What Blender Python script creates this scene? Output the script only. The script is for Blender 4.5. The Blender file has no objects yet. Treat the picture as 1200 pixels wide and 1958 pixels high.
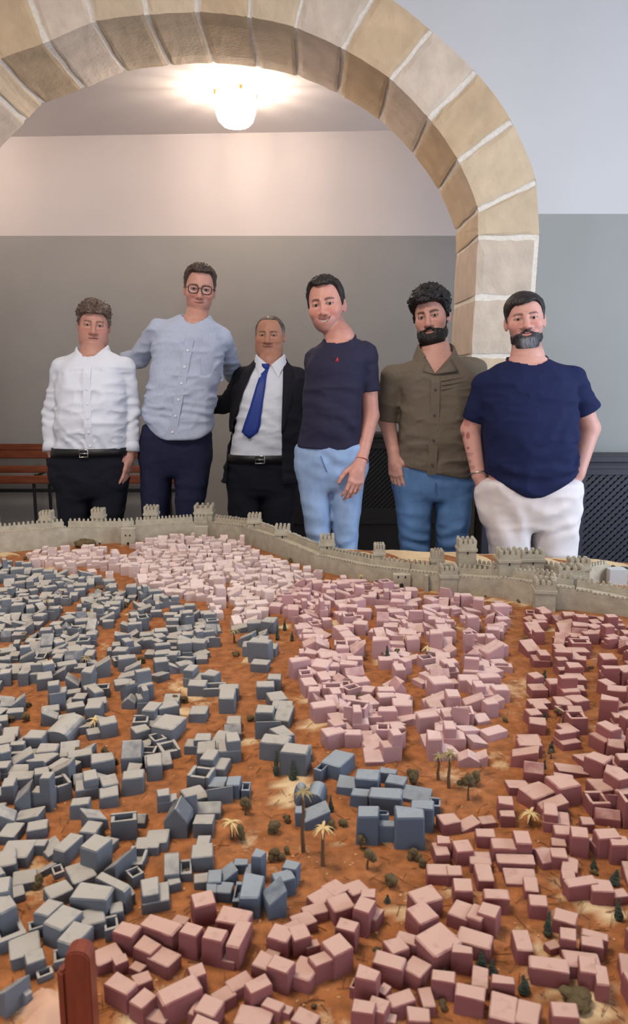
import bpy, bmesh, math, random
import numpy as np
from mathutils import Vector, Matrix

# ------------------------------------------------------------------ camera
PW, PH = 1200, 1958
FPX, HOR, CAMZ = 1450.0, 715.0, 1.45
PITCH = math.atan((PH / 2 - HOR) / FPX)
scn = bpy.context.scene
col = scn.collection
cam_d = bpy.data.cameras.new('camera')
cam_d.sensor_fit = 'VERTICAL'
cam_d.sensor_height = 36.0
cam_d.lens = FPX / PH * 36.0
cam_d.clip_start = 0.05
cam = bpy.data.objects.new('camera', cam_d)
col.objects.link(cam)
cam.location = (0, 0, CAMZ)
cam.rotation_euler = (math.pi / 2 - PITCH, 0, 0)
scn.camera = cam
cam_d.dof.use_dof = True          # a phone's small aperture: the nearest houses go slightly soft
cam_d.dof.focus_distance = 2.7
cam_d.dof.aperture_fstop = 9.0
scn.view_settings.view_transform = 'Standard'
scn.view_settings.look = 'None'
scn.view_settings.gamma = 1.0
scn.view_settings.use_curve_mapping = False
scn.view_settings.exposure = 0.5
scn.cycles.use_denoising = True
scn.cycles.max_bounces = 8
scn.cycles.sample_clamp_indirect = 6.0

# ------------------------------------------------------------------ world and lights
w = bpy.data.worlds.new('world')
scn.world = w
w.use_nodes = True
w.node_tree.nodes['Background'].inputs[0].default_value = (0.75, 0.86, 1.0, 1)
w.node_tree.nodes['Background'].inputs[1].default_value = 1.0


def area(name, loc, rot, sx, sy, energy, color):
    d = bpy.data.lights.new(name, 'AREA')
    d.shape = 'RECTANGLE'
    d.size, d.size_y, d.energy, d.color = sx, sy, energy, color
    o = bpy.data.objects.new(name, d)
    o.location, o.rotation_euler = loc, rot
    col.objects.link(o)
    return o


# daylight through the tall window of the right wall, and through the window behind the camera
area('daylight_window_right', (3.08, 1.75, 1.75), (0, math.radians(90), 0), 2.0, 1.9, 78, (0.70, 0.83, 1.0))
area('daylight_window_rear', (-0.6, -2.15, 1.9), (math.radians(90), 0, 0), 2.4, 1.8, 30, (0.86, 0.92, 1.0))
# the front room's own ceiling lamps
area('ceiling_lamp_light', (-0.9, 1.3, 3.66), (0, 0, 0), 0.9, 0.9, 58, (1.0, 0.86, 0.72))


# the passage gets daylight from its own window at the far right end
area('daylight_window_passage', (3.08, 5.2, 1.9), (0, math.radians(90), 0), 1.6, 1.0, 30, (0.72, 0.83, 1.0))


# ------------------------------------------------------------------ pixel -> place
def ray(px, py):
    u, v = (px - PW / 2) / FPX, (PH / 2 - py) / FPX
    c, s = math.cos(PITCH), math.sin(PITCH)
    return Vector((u, c + v * s, v * c - s))


def W(px, py, Y):
    r = ray(px, py)
    return Vector((r.x * Y / r.y, Y, CAMZ + r.z * Y / r.y))


def G(px, py, z):
    r = ray(px, py)
    t = (z - CAMZ) / r.z
    return Vector((r.x * t, r.y * t, z))


# ------------------------------------------------------------------ object helpers
def link(o, parent=None):
    col.objects.link(o)
    if parent is not None:
        o.parent = parent
    return o


def tag(o, label=None, cat=None, group=None, kind=None):
    for k, v in (('label', label), ('category', cat), ('group', group), ('kind', kind)):
        if v:
            o[k] = v
    return o


def empty(name, loc=(0, 0, 0)):
    o = bpy.data.objects.new(name, None)
    o.location = loc
    o.empty_display_size = 0.05
    return link(o)


def np_mesh(name, V, F, smooth=False, colors=None):
    """V (n,3); F list of tuples or (m,4) array"""
    me = bpy.data.meshes.new(name)
    if isinstance(F, np.ndarray):
        m, k = F.shape
        me.vertices.add(len(V))
        me.vertices.foreach_set('co', np.asarray(V, dtype=np.float32).ravel())
        me.loops.add(m * k)
        me.loops.foreach_set('vertex_index', F.astype(np.int32).ravel())
        me.polygons.add(m)
        me.polygons.foreach_set('loop_start', np.arange(0, m * k, k, dtype=np.int32))
        me.update(calc_edges=True)
    else:
        me.from_pydata([tuple(map(float, v)) for v in V], [], F)
        me.update()
    if smooth:
        me.polygons.foreach_set('use_smooth', np.ones(len(me.polygons), dtype=bool))
    if colors is not None:
        a = me.attributes.new('Col', 'FLOAT_COLOR', 'POINT')
        c = np.ones((len(V), 4), dtype=np.float32)
        c[:, :3] = colors
        a.data.foreach_set('color', c.ravel())
    return me


def obj(name, me, mat=None, parent=None, loc=None):
    o = bpy.data.objects.new(name, me)
    if mat is not None and len(me.materials) == 0:
        me.materials.append(mat)
    if loc is not None:
        o.location = loc
    return link(o, parent)


class MB:
    """collects shapes for one mesh"""
    def __init__(s):
        s.v, s.f = [], []

    def add(s, V, F):
        n = len(s.v)
        s.v += [tuple(v) for v in V]
        s.f += [tuple(i + n for i in f) for f in F]
        return s

    def box(s, lo, hi, M=None):
        V = [Vector((x, y, z)) for z in (lo[2], hi[2]) for y in (lo[1], hi[1]) for x in (lo[0], hi[0])]
        if M is not None:
            V = [M @ v for v in V]
        return s.add(V, [(0, 2, 3, 1), (4, 5, 7, 6), (0, 1, 5, 4), (2, 6, 7, 3), (0, 4, 6, 2), (1, 3, 7, 5)])

    def tube(s, pts, r, n=8, closed=False):
        pts = [Vector(p) for p in pts]
        m = len(pts)
        rs = r if isinstance(r, (list, tuple)) else [r] * m
        V, F, up = [], [], None
        for i, p in enumerate(pts):
            a = pts[(i - 1) % m] if (closed or i > 0) else p
            b = pts[(i + 1) % m] if (closed or i < m - 1) else p
            t = (b - a).normalized()
            if up is None:
                up = t.orthogonal().normalized()
            up = (up - t * up.dot(t)).normalized()
            w_ = t.cross(up)
            for k in range(n):
                an = 2 * math.pi * k / n
                V.append(p + (up * math.cos(an) + w_ * math.sin(an)) * rs[i])
        for i in range(m if closed else m - 1):
            j = (i + 1) % m
            for k in range(n):
                l = (k + 1) % n
                F.append((i * n + k, i * n + l, j * n + l, j * n + k))
        if not closed:
            F.append(tuple(range(n - 1, -1, -1)))
            F.append(tuple((m - 1) * n + k for k in range(n)))
        return s.add(V, F)

    def lathe(s, prof, c=(0, 0, 0), n=20):
        V, F = [], []
        for r, z in prof:
            for k in range(n):
                a = 2 * math.pi * k / n
                V.append((c[0] + r * math.cos(a), c[1] + r * math.sin(a), c[2] + z))
        for i in range(len(prof) - 1):
            for k in range(n):
                l = (k + 1) % n
                F.append((i * n + k, i * n + l, (i + 1) * n + l, (i + 1) * n + k))
        return s.add(V, F)

    def mesh(s, name, smooth=False, bevel=0.0, seg=1):
        me = np_mesh(name, s.v, s.f, smooth)
        bm = bmesh.new()
        bm.from_mesh(me)
        bmesh.ops.recalc_face_normals(bm, faces=bm.faces)
        if bevel:
            bmesh.ops.bevel(bm, geom=list(bm.edges), offset=bevel, segments=seg, affect='EDGES', clamp_overlap=True)
        bm.to_mesh(me)
        bm.free()
        if smooth:
            me.polygons.foreach_set('use_smooth', np.ones(len(me.polygons), dtype=bool))
        return me

    def build(s, name, mat, parent=None, smooth=False, bevel=0.0, seg=1):
        return obj(name, s.mesh(name, smooth, bevel, seg), mat, parent)


# ------------------------------------------------------------------ materials
def mat(name, color, rough=0.7, noise=0.0, scale=30.0, bump=0.0, bscale=None, metal=0.0, attr=False,
        dust_light=None, spec=0.4, sub=0.0, rand=0.0, stretch=None, sheen=0.0, detail=4.0, bdist=0.004):
    m = bpy.data.materials.new(name)
    m.use_nodes = True
    nt = m.node_tree
    N, L = nt.nodes, nt.links
    b = N['Principled BSDF']
    b.inputs['Roughness'].default_value = rough
    b.inputs['Metallic'].default_value = metal
    b.inputs['Specular IOR Level'].default_value = spec
    if sheen:
        b.inputs['Sheen Weight'].default_value = sheen
    if sub:
        b.inputs['Subsurface Weight'].default_value = sub
        b.inputs['Subsurface Radius'].default_value = (0.012, 0.005, 0.003)
        b.inputs['Subsurface Scale'].default_value = 0.5
    tc = N.new('ShaderNodeTexCoord')
    mp = N.new('ShaderNodeMapping')
    L.new(tc.outputs['Object'], mp.inputs['Vector'])
    if stretch:
        mp.inputs['Scale'].default_value = stretch
    cur = None
    if attr:
        a = N.new('ShaderNodeAttribute')
        a.attribute_name = 'Col'
        cur = a.outputs['Color']
    else:
        rgb = N.new('ShaderNodeRGB')
        rgb.outputs[0].default_value = (*color, 1)
        cur = rgb.outputs[0]
    if noise:
        n = N.new('ShaderNodeTexNoise')
        n.inputs['Scale'].default_value = scale
        n.inputs['Detail'].default_value = detail
        L.new(mp.outputs[0], n.inputs['Vector'])
        mr = N.new('ShaderNodeMapRange')
        mr.inputs['From Min'].default_value = 0.3
        mr.inputs['From Max'].default_value = 0.7
        mr.inputs['To Min'].default_value = 1 - noise
        mr.inputs['To Max'].default_value = 1 + noise
        L.new(n.outputs['Fac'], mr.inputs['Value'])
        vm = N.new('ShaderNodeVectorMath')
        vm.operation = 'SCALE'
        L.new(cur, vm.inputs[0])
        L.new(mr.outputs[0], vm.inputs['Scale'])
        cur = vm.outputs[0]
    if rand:
        oi = N.new('ShaderNodeObjectInfo')
        mr = N.new('ShaderNodeMapRange')
        mr.inputs['To Min'].default_value = 1 - rand
        mr.inputs['To Max'].default_value = 1 + rand
        L.new(oi.outputs['Random'], mr.inputs['Value'])
        vm = N.new('ShaderNodeVectorMath')
        vm.operation = 'SCALE'
        L.new(cur, vm.inputs[0])
        L.new(mr.outputs[0], vm.inputs['Scale'])
        cur = vm.outputs[0]
    if dust_light:
        # pale plaster dusting and overhead light, both painted into what faces up
        dc, amt = dust_light
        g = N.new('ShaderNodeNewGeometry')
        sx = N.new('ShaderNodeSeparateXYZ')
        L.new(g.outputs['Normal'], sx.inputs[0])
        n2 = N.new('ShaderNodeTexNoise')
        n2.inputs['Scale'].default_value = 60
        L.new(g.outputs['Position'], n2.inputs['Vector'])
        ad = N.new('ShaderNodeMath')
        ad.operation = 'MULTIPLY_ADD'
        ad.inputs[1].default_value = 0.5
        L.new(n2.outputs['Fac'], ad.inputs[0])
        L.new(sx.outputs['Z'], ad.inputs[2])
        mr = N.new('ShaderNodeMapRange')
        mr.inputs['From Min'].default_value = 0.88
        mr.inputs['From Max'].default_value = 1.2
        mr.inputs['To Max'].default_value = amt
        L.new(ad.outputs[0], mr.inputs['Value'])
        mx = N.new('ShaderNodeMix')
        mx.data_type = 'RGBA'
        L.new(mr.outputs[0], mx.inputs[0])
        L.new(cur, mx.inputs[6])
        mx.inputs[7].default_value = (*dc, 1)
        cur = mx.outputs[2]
    L.new(cur, b.inputs['Base Color'])
    if bump:
        n3 = N.new('ShaderNodeTexNoise')
        n3.inputs['Scale'].default_value = bscale or scale
        n3.inputs['Detail'].default_value = 6
        L.new(mp.outputs[0], n3.inputs['Vector'])
        bp = N.new('ShaderNodeBump')
        bp.inputs['Strength'].default_value = bump
        bp.inputs['Distance'].default_value = bdist
        L.new(n3.outputs['Fac'], bp.inputs['Height'])
        L.new(bp.outputs[0], b.inputs['Normal'])
    return m


def srgb(r, g, b):
    f = lambda c: (c / 255 / 12.92) if c / 255 <= 0.04045 else ((c / 255 + 0.055) / 1.055) ** 2.4
    return (f(r), f(g), f(b))


# ================================================================== the room
YF, YB, YW = 3.9, 4.48, 5.9          # front wall face, its far face, far wall of the passage
ZW_F = W(1100, 409, YF).z            # paint line on the near wall
ZW_B = W(430, 451, YW).z
M_white = mat('wall_paint_white', srgb(196, 196, 197), 0.85, 0.02, 3, 0.06, 90)
M_white2 = mat('passage_paint_white', srgb(198, 191, 189), 0.85, 0.02, 3, 0.06, 90)
M_grey = mat('wall_paint_grey', srgb(148, 150, 148), 0.8, 0.03, 4, 0.08, 120)
M_grey2 = mat('passage_paint_grey', srgb(148, 146, 143), 0.8, 0.03, 4, 0.08, 120)
M_floor = mat('floor_tile', srgb(120, 105, 92), 0.45, 0.1, 6)
M_ceil = mat('ceiling_paint', srgb(214, 206, 202), 0.9, 0.02, 3)
M_mortar = mat('lime_mortar', srgb(222, 214, 202), 0.95, 0.10, 60, 0.5, 90)
M_stone = [mat('sandstone_a', srgb(203, 182, 154), 0.92, 0.10, 9, 0.4, 55, rand=0.06, detail=8, bdist=0.006),
           mat('sandstone_b', srgb(203, 186, 168), 0.92, 0.10, 11, 0.42, 60, rand=0.06, detail=8, bdist=0.006),
           mat('sandstone_c', srgb(197, 172, 140), 0.92, 0.13, 8, 0.4, 50, rand=0.06, detail=8, bdist=0.006)]

RX, LX, RY, CZ = 3.15, -3.6, -2.3, 3.8


def structure(name, mb, m, **k):
    o = mb.build(name, m, **k)
    o['kind'] = 'structure'
    return o


structure('floor', MB().box((LX, RY, -0.1), (RX + .3, YW + .2, 0)), M_floor)
structure('ceiling', MB().box((LX, RY, CZ), (RX, YF, CZ + .1)), M_ceil)
structure('wall_left', MB().box((LX - .15, RY, 0), (LX, YW, CZ)), M_white)
# right wall with the window opening, rear wall with its window opening
mb = MB()
mb.box((RX, RY, 0), (RX + .2, 0.75, CZ)).box((RX, 2.75, 0), (RX + .2, YW, CZ))
mb.box((RX, 0.75, 0), (RX + .2, 2.75, 0.8)).box((RX, 0.75, 2.75), (RX + .2, 2.75, CZ))
structure('wall_right', mb, M_white)
mb = MB()
mb.box((LX, RY - .2, 0), (-1.9, RY, CZ)).box((0.7, RY - .2, 0), (RX, RY, CZ))
mb.box((-1.9, RY - .2, 0), (0.7, RY, 0.9)).box((-1.9, RY - .2, 2.9), (0.7, RY, CZ))
structure('wall_rear', mb, M_white)
# passage behind the arch: far wall in two paints, sloping ceiling
mb = MB()
mb.box((LX, YW, ZW_B), (RX, YW + .15, 3.9))
wf = structure('wall_far', mb, M_white2)
MB().box((LX, YW - .004, 0), (RX, YW + .15, ZW_B)).build('grey_dado', M_grey2, wf)['label'] = 'grey painted lower band'
zl, zr = W(0, 262, YW).z, W(720, 250, YW).z
xl, xr = W(0, 262, YW).x, W(720, 250, YW).x
zc = lambda x: zl + (zr - zl) * (x - xl) / (xr - xl)
V = [(x, y, zc(x) + t) for t in (0, .1) for y in (YB, YW + .01) for x in (LX, RX)]
structure('ceiling_passage', MB().add(V, [(0, 1, 3, 2), (4, 6, 7, 5), (0, 4, 5, 1), (2, 3, 7, 6), (0, 2, 6, 4), (1, 5, 7, 3)]), M_ceil)

# ---- near wall with the arch
INNER = [(911, 455), (911, 403), (873, 310), (818, 230), (745, 155), (655, 97), (565, 57), (476, 37), (378, 27), (280, 32), (180, 46), (90, 84), (0, 118)]
OUTER = [(1031, 455), (1024, 348), (977, 233), (909, 139), (824, 60), (722, -18), (597, -78), (487, -105), (376, -113), (262, -108), (150, -90), (40, -52), (-60, 0)]
inn = [W(x, y, YF) for x, y in INNER]
out = [W(x, y, YF) for x, y in OUTER]
ax = W(357, 100, YF).x
# the flank out of frame mirrors the visible one
for i in (4, 3, 2, 1, 0):
    inn.append(Vector((2 * ax - inn[i].x - 0.02, YF, inn[i].z)))
    out.append(Vector((2 * ax - out[i].x - 0.02, YF, out[i].z)))


def cat(p, i, t):
    n = len(p)
    a, b, c, d = p[max(i - 1, 0)], p[i], p[i + 1], p[min(i + 2, n - 1)]
    if i == 0:
        return b.lerp(c, t)
    return 0.5 * ((2 * b) + (c - a) * t + (2 * a - 5 * b + 4 * c - d) * t * t + (3 * b - a - 3 * c + d) * t ** 3)


SEG = 8
innc = [cat(inn, i, k / SEG) for i in range(len(inn) - 1) for k in range(SEG)] + [inn[-1]]
outc = [cat(out, i, k / SEG) for i in range(len(out) - 1) for k in range(SEG)] + [out[-1]]
# pier edges lean a little inwards towards the floor
xi0, xo0, zs = inn[0].x, out[0].x, inn[0].z
LEAN = 0.022
pier = lambda x, z: x - LEAN * (zs - z)
# plaster wall: region outside the ring, filled in strips
mb = MB()
ring = [Vector((pier(xo0, 0), YF, 0))] + outc + [Vector((2 * ax - pier(xo0, 0) - .02, YF, 0))]
white, grey = MB(), MB()


def clip_poly(poly, z0, up):
    res = []
    for i, a in enumerate(poly):
        b = poly[(i + 1) % len(poly)]
        ia, ib = (a[1] >= z0) == up, (b[1] >= z0) == up
        if ia:
            res.append(a)
        if ia != ib:
            t = (z0 - a[1]) / (b[1] - a[1])
            res.append((a[0] + t * (b[0] - a[0]), z0))
    return res


def slab(target, poly, y0, y1):
    if len(poly) < 3:
        return
    n = len(poly)
    V = [(x, y0, z) for x, z in poly] + [(x, y1, z) for x, z in poly]
    target.add(V, [tuple(range(n)), tuple(range(2 * n - 1, n - 1, -1))] + [(i, i + n, (i + 1) % n + n, (i + 1) % n) for i in range(n)])


TOPZ = CZ
crown = max(range(len(ring)), key=lambda i: ring[i].z)
for i in range(len(ring) - 1):
    a, b = ring[i], ring[i + 1]
    side = RX if i < crown else LX
    q = [(a.x, a.z), (b.x, b.z), (side, b.z), (side, a.z)]
    if abs(a.z - b.z) > 1e-5:
        for up, tg in ((True, white), (False, grey)):
            slab(tg, clip_poly(q, ZW_F, up), YF, YB)
zt = ring[crown].z
slab(white, [(LX, zt), (RX, zt), (RX, TOPZ), (LX, TOPZ)], YF, YB)
wall_near = structure('wall_near', white, M_white)
grey.build('grey_dado', M_grey, wall_near)['label'] = 'grey painted lower band beside the arch pier'
# mortar bed that shows in the joints
m_in = [Vector((pier(xi0, 0), YF, 0))] + innc + [Vector((2 * ax - pier(xi0, 0) - .02, YF, 0))]
mbm = MB()
cen = Vector((ax, YF, zs))
for i in range(len(ring) - 1):
    def sh(p, k):
        d = (cen - p) if p.z > zs else Vector((ax - p.x, 0, 0))
        d.y = 0
        return p + d.normalized() * k
    a, b, c, d = sh(m_in[i], -.009), sh(m_in[i + 1], -.009), ring[i + 1], ring[i]
    slab(mbm, [(a.x, a.z), (b.x, b.z), (c.x, c.z), (d.x, d.z)], YF + .002, YB - .004)
o = mbm.build('mortar_bed', M_mortar, wall_near)
o['label'] = 'pale lime mortar in the arch joints'

rnd = random.Random(4)


def stone(name, inner, outer, m, y0=None, y1=None):
    """a wedge between two joints: inner / outer are polylines of the same count; joints ragged"""
    y0 = YF - rnd.uniform(.006, .012) if y0 is None else y0
    y1 = YB + .006 if y1 is None else y1
    n, K, D = len(inner), 7, 5
    g = 0.013
    V, F = [], []
    J = [[rnd.uniform(-.004, .004) for _ in range(K + 1)] for _ in range(2)]
    ys = [y0 + (y1 - y0) * d / D for d in range(D + 1)]
    JD = [[rnd.uniform(-.004, .004) for _ in range(D + 1)] for _ in range(2)]
    grid = {}
    for d in range(D + 1):
        for k in range(K + 1):
            for i in range(n):
                if 0 < d < D and 0 < k < K and 0 < i < n - 1:
                    continue
                p = inner[i].lerp(outer[i], k / K)
                e0 = (inner[1].lerp(outer[1], k / K) - inner[0].lerp(outer[0], k / K)).normalized()
                e1 = (inner[-2].lerp(outer[-2], k / K) - inner[-1].lerp(outer[-1], k / K)).normalized()
                if i == 0:
                    p = p + e0 * (g + J[0][k] + JD[0][d])
                if i == n - 1:
                    p = p + e1 * (g + J[1][k] + JD[1][d])
                r = (outer[i] - inner[i]).normalized()
                if k == 0:
                    p = p + r * (rnd.uniform(-.0009, .0009) + (.006 if d in (0, D) else 0) + (.003 if i in (0, n - 1) else 0))
                yy = ys[d] + (rnd.uniform(-.002, .002) if d in (0, D) else 0)
                if d == 0 and (k in (0, K) or i in (0, n - 1)):
                    yy += .005
                grid[d, k, i] = len(V)
                V.append((p.x, yy, p.z))
    for d in range(D):
        for k in range(K):
            for i in (0, n - 1):
                F.append((grid[d, k, i], grid[d + 1, k, i], grid[d + 1, k + 1, i], grid[d, k + 1, i]))
        for i in range(n - 1):
            for k in (0, K):
                F.append((grid[d, k, i], grid[d + 1, k, i], grid[d + 1, k, i + 1], grid[d, k, i + 1]))
    for k in range(K):
        for i in range(n - 1):
            for d in (0, D):
                F.append((grid[d, k, i], grid[d, k + 1, i], grid[d, k + 1, i + 1], grid[d, k, i + 1]))
    mb = MB().add(V, F)
    return mb.build(name, m, wall_near)


kinds = [0, 0, 2, 1, 2, 1, 0, 2, 0, 0, 1, 2, 0, 1, 2, 0, 1]
for i in range(len(inn) - 1):
    stone('voussoir', innc[i * SEG:(i + 1) * SEG + 1], outc[i * SEG:(i + 1) * SEG + 1], M_stone[kinds[i % len(kinds)]])
zj = [zs, W(905, 568, YF).z, W(900, 680, YF).z, W(895, 800, YF).z, W(890, 905, YF).z, 0.0]
for s in (1, -1):
    for j in range(5):
        a, b = zj[j], zj[j + 1]
        zz = [a + (b - a) * t / 4 for t in range(5)]
        fx = (lambda x: x) if s > 0 else (lambda x: 2 * ax - x - .02)
        stone('pier_stone', [Vector((fx(pier(xi0, z)), YF, z)) for z in zz],
              [Vector((fx(pier(xo0, z) - .025), YF, z)) for z in zz], M_stone[[1, 1, 0, 1, 0][j]])

# ---- radiator covers with diagonal lattice
M_black = mat('charcoal_paint', srgb(56, 55, 64), 0.5, 0.05, 40)
M_black2 = mat('black_paint', srgb(34, 34, 37), 0.5, 0.05, 40)
M_void = mat('cover_inside', srgb(10, 10, 12), 0.9)


def lattice_cover(x0, x1, yback, depth, ztop, panels, zlo, zhi, label, m, pitch=.036, wid=.016):
    t = empty('radiator_cover', ((x0 + x1) / 2, yback, 0))
    tag(t, label, 'radiator cover')
    off = Vector((-(x0 + x1) / 2, -yback, 0))
    T = Matrix.Translation(off)
    yf = yback - depth
    MB().box((x0, yf + .03, 0.0), (x1, yback - .012, ztop - .03), T).build('body', M_void, t)
    MB().box((x0 - .012, yf - .02, ztop - .03), (x1 + .012, yback - .012, ztop), T).build('top', m, t, bevel=.004)
    # rails and stiles
    fr = MB().box((x0, yf, zhi), (x1, yf + .03, ztop - .03), T).box((x0, yf, 0), (x1, yf + .03, zlo), T)
    edges = [x0] + [v for p in panels for v in p] + [x1]
    for i in range(0, len(edges), 2):
        fr.box((edges[i], yf, zlo), (edges[i + 1], yf + .03, zhi), T)
    fr.build('frame', m, t)
    MB().box((x0, yf - .008, ztop - .06), (x1, yf + .001, ztop - .045), T).build('moulding', m, t)
    if zlo > .2:
        MB().box((x0, yf - .012, zlo - .12), (x1, yf + .001, zlo - .09), T).build('moulding', m, t)
    for (a, b) in panels:
        for sgn in (1, -1):
            c = -((zhi - zlo) if sgn > 0 else 0)
            lim = (b - a) + (0 if sgn > 0 else (zhi - zlo))
            k = c + pitch / 2
            while k < lim:
                # band of the line x = a + k + sgn*(z-zlo), clipped to the panel
                h = wid * .72
                poly = [(a + k - h, zlo), (a + k + h, zlo), (a + k + h + sgn * (zhi - zlo), zhi), (a + k - h + sgn * (zhi - zlo), zhi)]
                for xc, keep in ((a, True), (b, False)):
                    q = clip_poly([(z, x) for x, z in poly], xc, keep)
                    poly = [(x, z) for z, x in q]
                    if len(poly) < 3:
                        break
                if len(poly) >= 3:
                    mbl = MB()
                    y0 = yf + (.008 if sgn > 0 else .015)
                    slab(mbl, [(x + off.x, z) for x, z in poly], y0 + off.y, y0 + off.y + .0065)
                    mbl.build('lattice_slat', m, t)
                k += pitch
    return t


zt1 = W(1100, 872, YF - .2).z
xa = W(926, 900, YF - .2).x
lattice_cover(xa, 2.2, YF, .2, zt1, [(xa + .07, W(1040, 950, YF - .2).x), (W(1118, 950, YF - .2).x, 1.72)],
              W(1100, 1085, YF - .2).z, W(1100, 908, YF - .2).z,
              'charcoal radiator cover with diagonal lattice on the near wall beside the arch pier', M_black)
zt2 = W(700, 829, YW - .22).z
xb = W(553, 900, YW - .22).x
lattice_cover(xb, 2.3, YW, .22, zt2, [(xb + .12, W(880, 900, YW - .22).x)], W(700, 972, YW - .22).z, W(700, 858, YW - .22).z,
              'black radiator cover with fine lattice on the far wall behind the arch', M_black2, .036, .016)

# ---- bench against the far wall
M_redwood = mat('varnished_red_wood', srgb(122, 66, 44), 0.35, 0.25, 14, stretch=(.6, 6, 6))
M_iron = mat('black_iron', srgb(22, 22, 24), 0.45)
bx1 = W(345, 900, YW - .3).x
b = empty('wooden_bench', (-1.9, YW - .3, 0))
tag(b, 'red varnished slatted bench on thin black legs along the far wall', 'bench')
T = Matrix.Translation((1.9, -(YW - .3), 0))


def slat(px_y, yw, th, dep, tilt=0):
    z = W(50, px_y, yw).z
    me = MB().box((-3.3, yw - dep / 2, z - th / 2), (bx1, yw + dep / 2, z + th / 2), T)
    me.build('slat', M_redwood, b, bevel=.008, seg=2)


slat(855, YW - .10, .05, .028)
slat(869, YW - .11, .06, .028)
slat(897, YW - .30, .045, .10)
slat(917, YW - .43, .055, .06)
zrail = W(50, 938, YW - .4).z
MB().box((-3.3, YW - .41, zrail - .012), (bx1, YW - .385, zrail + .012), T).build('rail', M_iron, b)
for x in (W(325, 940, YW - .4).x, -2.05, -3.2):
    zs_ = W(50, 905, YW - .4).z
    MB().tube([T @ Vector((x, YW - .40, 0)), T @ Vector((x, YW - .40, zs_ - .05)), T @ Vector((x + .02, YW - .40, zs_ - .01))], .012).build('leg', M_iron, b)
    MB().tube([T @ Vector((x, YW - .08, 0)), T @ Vector((x, YW - .08, W(50, 850, YW - .1).z))], .012).build('leg', M_iron, b)
    MB().tube([T @ Vector((x, YW - .44, zs_ - .03)), T @ Vector((x, YW - .08, zs_ - .02))], .01).build('brace', M_iron, b)

# ---- ceiling lamp of the passage
M_brass = mat('brass', (0.62, 0.42, 0.18), 0.25, metal=1.0)
M_bulb = bpy.data.materials.new('lamp_glow')
M_bulb.use_nodes = True
bb = M_bulb.node_tree.nodes['Principled BSDF']
bb.inputs['Base Color'].default_value = (1, .95, .85, 1)
bb.inputs['Emission Color'].default_value = (1, .86, .66, 1)
bb.inputs['Emission Strength'].default_value = 9.0
M_lglass = bpy.data.materials.new('frosted_lamp_glass')
M_lglass.use_nodes = True
bb = M_lglass.node_tree.nodes['Principled BSDF']
bb.inputs['Base Color'].default_value = (1, .97, .92, 1)
bb.inputs['Roughness'].default_value = 0.3
bb.inputs['Emission Color'].default_value = (1, .9, .74, 1)
bb.inputs['Emission Strength'].default_value = 2.2
_nt = M_lglass.node_tree
_tr = _nt.nodes.new('ShaderNodeBsdfTransparent')
_mx = _nt.nodes.new('ShaderNodeMixShader')
_mx.inputs[0].default_value = 0.4
_nt.links.new(_tr.outputs[0], _mx.inputs[1])
_nt.links.new(bb.outputs[0], _mx.inputs[2])
_nt.links.new(_mx.outputs[0], _nt.nodes['Material Output'].inputs['Surface'])
YL = 5.02
lc = W(450, 178, YL)
zcl = zc(lc.x)
lamp = empty('ceiling_lamp', (lc.x, YL, zcl))
tag(lamp, 'glowing ceiling lamp with ribbed glass petals and small brass clips', 'lamp')
hgt = zcl - W(450, 242, YL).z
R = .118
MB().lathe([(0.0, 0.0), (.05, 0), (.05, -.02), (.0, -.02)], n=24).build('ceiling_plate', M_brass, lamp)
NP = 14
for k in range(NP):
    a0 = 2 * math.pi * k / NP
    da = math.pi / NP * .86
    prof = [(R, -.035), (R * 1.04, -.09), (R * 1.0, -.14), (R * .86, -hgt + .03), (R * .62, -hgt + .004)]
    V, F = [], []
    for th in (0, .006):
        for (r, z) in prof:
            for j in range(5):
                a = a0 + da * (j / 2 - 1)
                rr = r - th + .006 * (1 - ((j - 2) / 2) ** 2)
                V.append((rr * math.cos(a), rr * math.sin(a), z))
    n = len(prof) * 5
    for i in range(len(prof) - 1):
        for j in range(4):
            q = (i * 5 + j, i * 5 + j + 1, i * 5 + 6 + j, i * 5 + 5 + j)
            F += [q, tuple(x + n for x in reversed(q))]
    for i in range(len(prof) - 1):
        for j in (0, 4):
            F.append((i * 5 + j, i * 5 + 5 + j, i * 5 + 5 + j + n, i * 5 + j + n))
    MB().add(V, F).build('glass_petal', M_lglass, lamp, smooth=True)
MB().lathe([(0, -.022), (.014, -.025), (.024, -.05), (.022, -.066), (.012, -.078), (0, -.08)], n=16).build('bulb', M_bulb, lamp, smooth=True)
MB().lathe([(0.0, -hgt - .002), (.06, -hgt), (.075, -hgt + .006), (.06, -hgt + .008), (0, -hgt + .006)], n=20).build('glass_base', M_lglass, lamp)
for k in range(4):
    a = math.radians(20 + 90 * k)
    u = Vector((math.cos(a), math.sin(a), 0))
    mbx = MB().tube([u * .04 + Vector((0, 0, -.012)), u * (R + .004) + Vector((0, 0, -.022)), u * (R + .014) + Vector((0, 0, -.05))], .006, 6)
    mbx.lathe([(0, -.02), (.013, -.024), (.009, -.05), (0, -.052)], (u.x * (R + .008), u.y * (R + .008), 0), 8)
    mbx.build('brass_clip', M_brass, lamp)
ld = bpy.data.lights.new('ceiling_lamp_bulb', 'POINT')
ld.energy, ld.color, ld.shadow_soft_size = 46, (1.0, .82, .69), .03
lo = bpy.data.objects.new('ceiling_lamp_bulb', ld)
lo.location = (lc.x, YL, zcl - .118)
col.objects.link(lo)

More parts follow.
